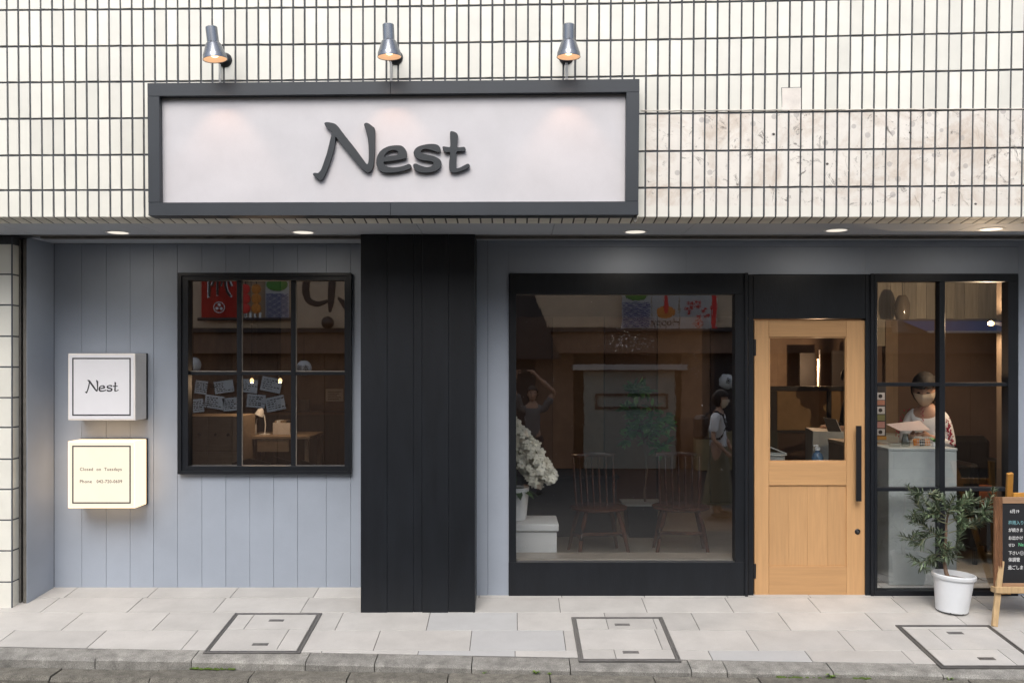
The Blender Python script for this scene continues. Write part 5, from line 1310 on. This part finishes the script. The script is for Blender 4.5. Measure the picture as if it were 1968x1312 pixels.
    for sx in (-1, 1):
        s = S(); s.ball(V(.105*sx, .06, .038), .05*k, 14, (.9, 2.5, .75)); link('shoe', s.tomesh('shoe'), shoe_m, t, local=True)
    return t, V
# the woman behind the mortar counter, facing left and down at a sheet of paper
wY = 7.26; wxx = wx(1785, wY); hw = 1.52
wt, Vv = person('masked woman in white blouse with red embroidery reading behind the grey counter', (wxx, wY, ZF), R(140), hw,
   [((-.19, .04, 1.05), (-.06, .24, 1.14)), ((.19, .06, 1.05), (.06, .28, 1.14))], shirt_w, trous_d, head_rot=(R(-16), 0, R(8)), mask=True, lean_f=.14, sleeve_r=.92, sh=.135, hs=1.2)
random.seed(2)
s = S()
for i in range(46):                       # embroidery on both sleeves and round the collar
    for sx in (-1,):
        q = i/46; base = Vector((-.140-.055*q, .05+.02*q, 1.275-.235*q)); rr = .058
        a = random.uniform(.3, 1.5); off = Vector((-.8*math.cos(a), math.sin(a)-.1, .35)).normalized()*rr*.83
        s.ball((base+off)*hw/1.6, random.uniform(.0045, .0075), 6, (1, 1, 1.2))
link('embroidery', s.tomesh('embroidery'), embro, wt, local=True)
s = S()
for i in range(46):
    q = i/46; base = Vector((.140+.055*q, .05+.03*q, 1.275-.235*q)); a = random.uniform(-1.6, 1.2); off = Vector((.7*math.cos(a), math.sin(a), .2)).normalized()*.048
    s.ball((base+off), random.uniform(.004, .007), 6)
for i in range(12):
    q = i/11; s.ball((.012+.01*math.sin(i*2), .145-.01*q, 1.30-.12*q), .005, 6)
link('embroidery', s.tomesh('embroidery'), embro, wt, local=True)
s = S(); c = P(1742, 818, 7.0)
s.hexa([P(1703, 815, 7.0), P(1730, 828, 6.92), P(1788, 826, 6.98), P(1768, 808, 7.1)], [p+Vector((0, 0, .0012)) for p in (P(1703, 815, 7.0), P(1730, 828, 6.92), P(1788, 826, 6.98), P(1768, 808, 7.1))])
s.build('paper_sheet', M_('lilac_paper', (.50, .44, .46), .6), None, label='pale sheet of paper held by the woman behind the counter', cat='paper')
# person with a tablet, only partly seen past the door stile
person('person in black holding a dark tablet, partly hidden by the door stile', (wx(1655, 8.35), 8.35, ZF), R(100), 1.60, [((-.27, .02, 1.04), (-.16, .24, 1.06)), ((.27, .02, 1.05), (.14, .25, 1.07))], in_dark, trous_d, head_rot=(R(-25), 0, 0), lean_f=.08)
tbm = thing('tablet', 'dark tablet with a pale edge tilted on the grey counter seen through the door glass', 'tablet', (wx(1602, 8.0), 8.0, wz(836, 8.0)))
f = [P(1582, 802, 8.1), P(1607, 806, 8.1), P(1620, 836, 7.98), P(1591, 829, 7.98)]; S().hexa(f, [v+Vector((.006, .012, .003)) for v in f], .001).build('case', in_dark, tbm)
S().tube([f[1]+Vector((0, -.002, 0)), f[2]+Vector((0, -.002, 0))], .0035, 6).build('pale_edge', paperm, tbm)

# ------------------------------------------------------------------ ACROSS THE STREET (seen mirrored in the shop glass)
YO_ = -3.2
def ox(px, Yv): return (px-CX)/F*Yv
def oz(py, Yv): return CAMZ-(py-CY)/F*Yv
VL = 2*6.60-YO_; VR = 2*6.455-YO_                        # distances to the mirror images in the left and the right glass
osb = thing('opposite_shop_front', 'brown and tan tavern front across the street, mirrored in the shop windows', 'building', (0, YO_, -.2))
box('footing', op_dark, osb, -9, 11, YO_-.9, YO_-.6, -.21, 6.0, 0)
box('fascia', op_tan, osb, -9, 11, YO_-.6, YO_, 2.42, 4.0, .01)
box('upper_wall', op_cream, osb, -9, 11, YO_-.6, YO_-.2, 4.01, 6.0, .01)
for k in range(6):
    x = -7.5+k*3.0; wnd = box('window', op_glass, osb, x, x+1.5, YO_-.21, YO_-.17, 4.6, 5.7, .005); ring_ = [(x-.04, x+1.54, 5.701, 5.74), (x-.04, x+1.54, 4.56, 4.599)]
    for q in ring_: box('frame', op_grey, wnd, q[0], q[1], YO_-.21, YO_-.14, q[2], q[3], .004)
box('fascia_trim', op_dark, osb, -9, 11, YO_-.6, YO_+.02, 2.34, 2.418, .004)
box('fascia_board', op_brown, osb, -9, 11, YO_-.55, YO_-.1, 1.95, 2.338, .006)
x = -9
while x < 11:
    wd = random.uniform(.5, .9)
    if not (ox(1115, VR)-wd < x < ox(1310, VR)): box('wall_board', op_brown if random.random() < .7 else op_dark, osb, x+.004, x+wd-.004, YO_-.5+random.uniform(0, .03), YO_-.45, -.2, 1.948, .004)
    x += wd
# grey panel door with header and plaque
gdr = thing('grey_panel_door', 'plain grey door with a pale lintel across the street, mirrored in the display window', 'door', (ox(1215, VR), YO_-.3, -.2))
box('door_leaf', op_grey, gdr, ox(1125, VR), ox(1305, VR), YO_-.42, YO_-.36, -.2, oz(712, VR), .005)
box('lintel', op_cream, gdr, ox(1102, VR), ox(1325, VR), YO_-.42, YO_-.15, oz(711, VR), oz(700, VR), .005)
for q in ((1148, 757, 1290, 761), (1148, 783, 1290, 787), (1148, 761, 1152, 783), (1286, 761, 1290, 783)): box('plaque_frame', op_dark, gdr, ox(q[0], VR), ox(q[2], VR), YO_-.36, YO_-.32, oz(q[3], VR), oz(q[1], VR), .002)
# lanterns
for px, py, V_, lb in ((370, 701, VL, 'leftmost round white paper lantern across the street'), (583, 707, VL, 'round white paper lantern with black writing across the street'), (1398, 733, VR, 'round white lantern with a black crest mirrored at the right of the display window')):
    c = Vector((ox(px, V_), YO_-.05, oz(py, V_))); t = thing('paper_lantern', lb, 'lantern', c, group='paper lanterns across the street')
    S().ball(c, .14, 24, (1, 1, 1.05)).build('shade', op_white, t)
    for dz in (-.145, .145): S().lathe([(0, -.012), (.045, -.012), (.045, .012), (0, .012)], 16, Matrix.Translation(c+Vector((0, 0, dz)))).build('cap', op_black, t)
    S().tube([c+Vector((0, 0, .15)), c+Vector((0, 0, .6))], .006, 6).build('cord', op_black, t)
    if px > 400:
        me = text_mesh('本家' if px < 1000 else '※', .13 if px < 1000 else .2, .002, align='CENTER'); me.transform(Matrix.Rotation(R(180), 4, 'Z')); 
        put_mesh('lettering', me, Matrix.Translation(c+Vector((0, .146, -.05))), op_black, t)
# cloth banners
def cloth(name, x0, x1, z0, z1, y, mat, parent):
    b = bmesh.new(); nx, nz = 10, 8; g_ = [[b.verts.new((x0+(x1-x0)*i/nx, y+.008*math.sin(i*1.3+z0)*j/nz, z1+(z0-z1)*j/nz)) for i in range(nx+1)] for j in range(nz+1)]
    for j in range(nz):
        for i in range(nx): b.faces.new((g_[j][i], g_[j][i+1], g_[j+1][i+1], g_[j+1][i]))
    bmesh.ops.solidify(b, geom=list(b.faces), thickness=.002); s = S(); s._add(b); s.smooth = True; return s.build(name, mat, parent)
def otext(body, cx, cz, size, mat, parent, y, rot=0):
    me = text_mesh(body, size, .002, align='CENTER'); me.transform(Matrix.Rotation(R(180), 4, 'Z')); return put_mesh('lettering', me, Matrix.Translation((cx, y, cz)), mat, parent)
def wave_pattern(x0, x1, z0, z1, y, parent):
    s = S(); r = .085; row = 0; z = z0-.02
    while z < z1-.01:
        x = x0+(r if row % 2 else 0)-r
        while x < x1+r:
            for rr in (r, r*.62):
                pts = []
                for k in range(9):
                    a = math.pi*(.12+.76*k/8); px_, pz_ = x+rr*math.cos(a)*1.1, z+rr*math.sin(a)*.8
                    if x0+.006 < px_ < x1-.006 and z0+.006 < pz_ < z1-.006: pts.append((px_, y, pz_))
                if len(pts) > 2: s.tube(pts, .0058, 4)
            x += 2*r
        z += r*.62; row += 1
    s.build('wave_print', op_blue, parent)
YB_ = YO_+.10
def banner(a, b, c, d, V_, base, label):
    x0, x1, z1, z0 = ox(a, V_), ox(b, V_), oz(c, V_), oz(d, V_)
    t = thing('cloth_banner', label, 'banner', ((x0+x1)/2, YB_, z0), group='cloth banners hanging on the tavern front')
    cloth('cloth', x0, x1, z0, z1, YB_, base, t); return t, x0, x1, z0, z1
t, x0, x1, z0, z1 = banner(391, 459, 515, 612, VL, op_red, 'red banner with a black brush character and a white ring crest')
otext('州', (x0+x1)/2, z0+.42, .55, op_cloth, t, YB_+.010); otext('州', (x0+x1)/2, z0+.43, .50, op_black, t, YB_+.014)
s = S(); 
for rr, m in ((.10, None),):
    s.tube([((x0+x1)/2+rr*math.cos(a), YB_+.012, z0+.2+rr*math.sin(a)) for a in (2*math.pi*k/24 for k in range(25))], .008, 5)
for k in range(3):
    a = k*2.09+1.57; s.ball(((x0+x1)/2+.045*math.cos(a), YB_+.012, z0+.2+.045*math.sin(a)), .03, 8, (1, .3, 1))
s.build('ring_crest', op_cloth, t)
t, x0, x1, z0, z1 = banner(461, 511, 515, 612, VL, op_tan, 'tan banner with plain orange skewer shapes')
for q, m in ((.3, op_orange), (.72, op_red)):
    xc = x1-(x1-x0)*q; s = S()
    for z_, r_ in ((.18, .10), (.36, .10), (.54, .095)): s.ball((xc, YB_+.012, z0+z_), r_, 14, (.95, .12, .95))
    s.build('printed_shape', m, t); S().box(xc-.01, xc+.01, YB_+.008, YB_+.013, z0+.02, z0+.75).build('printed_stick', op_black, t)
s = S()
for k in range(5): s.box(x0+.03+k*.09, x0+.07+k*.09, YB_+.008, YB_+.012, z0+.01, z0+.10)
s.build('printed_stripes', op_cloth, t)
t, x0, x1, z0, z1 = banner(513, 558, 515, 612, VL, op_cloth, 'white banner with blue waves and a green top, left group'); wave_pattern(x0, x1, z0, z0+.46, YB_+.010, t)
s = S(); s.ball(((x0+x1)/2, YB_+.010, z0+.62), .2, 16, (1, .04, .6)); s.build('green_print', op_green, t)
t, x0, x1, z0, z1 = banner(1193, 1250, 540, 631, VR, op_cloth, 'white banner with blue waves, right group'); wave_pattern(x0, x1, z0, z0+.48, YB_+.010, t)
s = S(); s.ball(((x0+x1)/2, YB_+.010, z0+.60), .2, 16, (1, .04, .5)); s.build('green_print', op_green, t)
t, x0, x1, z0, z1 = banner(1252, 1303, 540, 632, VR, op_cloth, 'white banner reading Hoppy under an orange and red flame')
otext('Hoppy', (x0+x1)/2, z0+.06, .19, op_black, t, YB_+.010); s = S(); s.ball(((x0+x1)/2, YB_+.010, z0+.30), .17, 16, (1, .04, .7)); s.build('orange_print', op_orange, t)
s = S(); s.ball(((x0+x1)/2, YB_+.016, z0+.46), .2, 12, (.22, .04, 1)); s.build('red_print', op_red, t)
t, x0, x1, z0, z1 = banner(1305, 1375, 540, 633, VR, op_cloth, 'white banner scattered with red maple leaves'); s = S()
for k in range(16):
    cx_, cz_ = random.uniform(x0+.1, x1-.1), z0+random.uniform(.2, .5)
    for j in range(5):
        a = j*1.256; s.poly([(cx_, YB_+.011, cz_), (cx_+.018*math.cos(a-.5), YB_+.011, cz_+.018*math.sin(a-.5)), (cx_+.05*math.cos(a), YB_+.011, cz_+.05*math.sin(a)), (cx_+.018*math.cos(a+.5), YB_+.011, cz_+.018*math.sin(a+.5))])
s.build('leaf_print', op_red, t); S().box(x1-.09, x1-.01, YB_+.008, YB_+.012, z0+.01, z1-.01).build('red_border', op_red, t)
otext('花', x0+.22, z0+.66, .26, op_black, t, YB_+.012); otext('◈', (x0+x1)/2, z0+.03, .2, op_red, t, YB_+.012)
for a, b, V_, py in ((385, 562, VL, 614), (1183, 1387, VR, 635)):
    S().tube([(ox(a, V_), YB_+.03, oz(py, V_)), (ox(b, V_), YB_+.03, oz(py, V_))], .03, 10).build('banner_pole', op_dark, None, label=('black pole under the red, tan and wave banners' if a < 600 else 'black pole under the Hoppy and maple banners'), cat='pole')
# brushwork on the fascia
bw = thing('brush_lettering', 'big black brush strokes on the tan fascia, mirrored in the upper right pane', 'sign', (ox(620, VL), YO_+.02, 2.9))
def stroke(pts, rads): 
    s = S(); q = smooth_pts([(ox(a, VL), YO_+.012, oz(b, VL)) for a, b in pts], 5, False); n = len(q)
    rr = smooth_pts([(r,) for r in rads], 5, False); s.tube(q, [r[0] for r in rr], 8); me = s.tomesh('stroke')
    me.transform(Matrix.Translation((0, YO_+.012, 0)) @ Matrix.Diagonal((1, .15, 1, 1)) @ Matrix.Translation((0, -(YO_+.012), 0))); link('stroke', me, op_black, bw)
stroke([(596, 520), (588, 550), (592, 575), (610, 584), (630, 578)], [.06, .07, .06, .05, .03]); stroke([(640, 510), (638, 550), (636, 580), (634, 600)], [.08, .07, .06, .02]); stroke([(650, 572), (660, 582), (672, 598)], [.02, .05, .07]); stroke([(700, 520), (706, 560), (690, 600)], [.06, .08, .04])
ol = thing('globe_lamp', 'dark glossy globe lamp under the brush strokes', 'lamp', (ox(634, VL), YO_+.25, oz(621, VL)))
c = Vector((ox(634, VL), YO_+.2, oz(621, VL))); S().ball(c, .115, 20).build('globe', potblack, ol); S().tube([c, c+Vector((0, -.12, .05)), c+Vector((0, -.2, .05))], .015, 8).build('arm', op_black, ol)
# paper notices
random.seed(9)
nts = [(372, 745, 24, 26, 8, 'pale notice at the far left edge of the top row'), (417, 744, 38, 24, -8, 'notice with black brush writing, top row'), (463, 742, 40, 26, 6, 'notice split by the window bar in the top row'), (510, 740, 40, 28, 12, 'large faint notice at the right end of the top row'),
       (366, 781, 22, 26, -6, 'narrow notice at the left of the bottom row'), (398, 774, 38, 26, 8, 'notice with big round characters in the bottom row'), (434, 778, 38, 26, -5, 'notice with close lines in the bottom row'), (480, 772, 36, 26, 5, 'notice with an oval drawing in the bottom row'), (518, 777, 38, 28, -12, 'tilted notice at the right of the bottom row')]
for i, (px, py, w_, h_, r_, lb) in enumerate(nts):
    x, z = ox(px, VL), oz(py, VL); ww, hh = w_/F*VL/2, h_/F*VL/2; t = thing('paper_notice', lb+' mirrored in the left window', 'notice', (x, YO_-.4, z), group='paper notices across the street')
    Mr = Matrix.Translation((x, YO_-.40, z)) @ Matrix.Rotation(R(r_), 4, 'Y')
    S().box(-ww, ww, -.002, .0, -hh, hh, 0, Mr).build('sheet', op_cloth, t); s = S()
    for k in range(5):
        n = random.randint(3, 6); xx = -ww*.8
        for j in range(n): 
            l_ = random.uniform(.02, .06); s.box(xx, xx+l_, .0005, .0015, hh*(.6-.3*k)-.008, hh*(.6-.3*k)+random.uniform(.002, .014), 0, Mr); xx += l_+.02
    s.build('brush_lines', op_black, t)
# awning
aw = thing('rolled_awning', 'white cased roll-up awning with a strip of blue canvas across the street', 'awning', (ox(1825, VR), YO_+.2, oz(640, VR)))
box('case', op_grey, aw, ox(1713, VR), ox(1960, VR), YO_-.02, YO_+.2, oz(641, VR), oz(615, VR), .02); box('front_bar', op_white, aw, ox(1752, VR), ox(1935, VR), YO_+.6, YO_+.64, oz(636, VR)-.06, oz(636, VR)-.02, .004)
S().hexa([(ox(1726, VR), YO_+.2, oz(618, VR)), (ox(1935, VR), YO_+.2, oz(618, VR)), (ox(1935, VR), YO_+.6, oz(636, VR)-.02), (ox(1752, VR), YO_+.6, oz(636, VR)-.02)],
         [(ox(1726, VR), YO_+.2, oz(618, VR)-.01), (ox(1935, VR), YO_+.2, oz(618, VR)-.01), (ox(1935, VR), YO_+.6, oz(636, VR)-.03), (ox(1752, VR), YO_+.6, oz(636, VR)-.03)]).build('canvas', op_awn, aw)
# dark sloping noren board at the left of the display window's reflection
S().hexa([(ox(900, VR), YO_+.05, 3.4), (ox(1010, VR), YO_+.05, 3.4), (ox(1078, VR), YO_+.05, oz(690, VR)), (ox(900, VR), YO_+.05, oz(690, VR))],
         [(ox(900, VR), YO_+.01, 3.4), (ox(1010, VR), YO_+.01, 3.4), (ox(1078, VR), YO_+.01, oz(690, VR)), (ox(900, VR), YO_+.01, oz(690, VR))], .003).build('slanted_board', op_dark, None, label='dark slanted board on the tavern front, mirrored at the left of the display window', cat='board')
S().box(ox(1340, VR), ox(1500, VR), YO_-.35, YO_-.1, -.2, oz(830, VR), .01).build('khaki_screen', M_('khaki_board', (.30, .24, .13), .8, var=.1), None, label='low khaki board against the tavern front behind the passer-by', cat='screen')
# photographer (mirrored) and passer-by (mirrored)
person('photographer in grey T-shirt with both arms raised, mirrored in the display window', (.30, -.42, -.215), 0, 1.58, [((-.30, .16, 1.62), (-.24, .36, 1.83)), ((.34, .05, 1.55), (.02, .30, 1.84))], shirt_g, trous_d, head_rot=(R(14), 0, 0), sleeves='short')
ppx = ox(1380, 11.2)
person('passer-by in white T-shirt and khaki skirt, mirrored in the display window', (ppx, 12.91-11.2, -.2), R(-62), 1.56, [((-.24, .0, 1.03), (-.2, .16, .86)), ((.22, .02, 1.02), (.18, .16, .84))], shirt_w, skirt_k, skirt=.18, sleeves='short', mask=True)
bpk = thing('backpack', 'small dark backpack worn by the passer-by', 'backpack', (ppx, 1.71, .8)); 
S().box(-.13, .13, -.30, -.145, .98, 1.28, .04, Matrix.Translation((ppx, 1.71, -.2)) @ Matrix.Rotation(R(-62), 4, 'Z')).build('bag', op_dark, bpk)
S().tube([Matrix.Translation((ppx, 1.71, -.2)) @ Matrix.Rotation(R(-62), 4, 'Z') @ Vector(v) for v in ((-.09, -.15, 1.26), (-.10, -.06, 1.36), (-.10, .09, 1.30), (-.11, .14, 1.15), (-.12, .06, 1.0), (-.12, -.15, 1.0))], .012, 6).build('strap', op_dark, bpk)
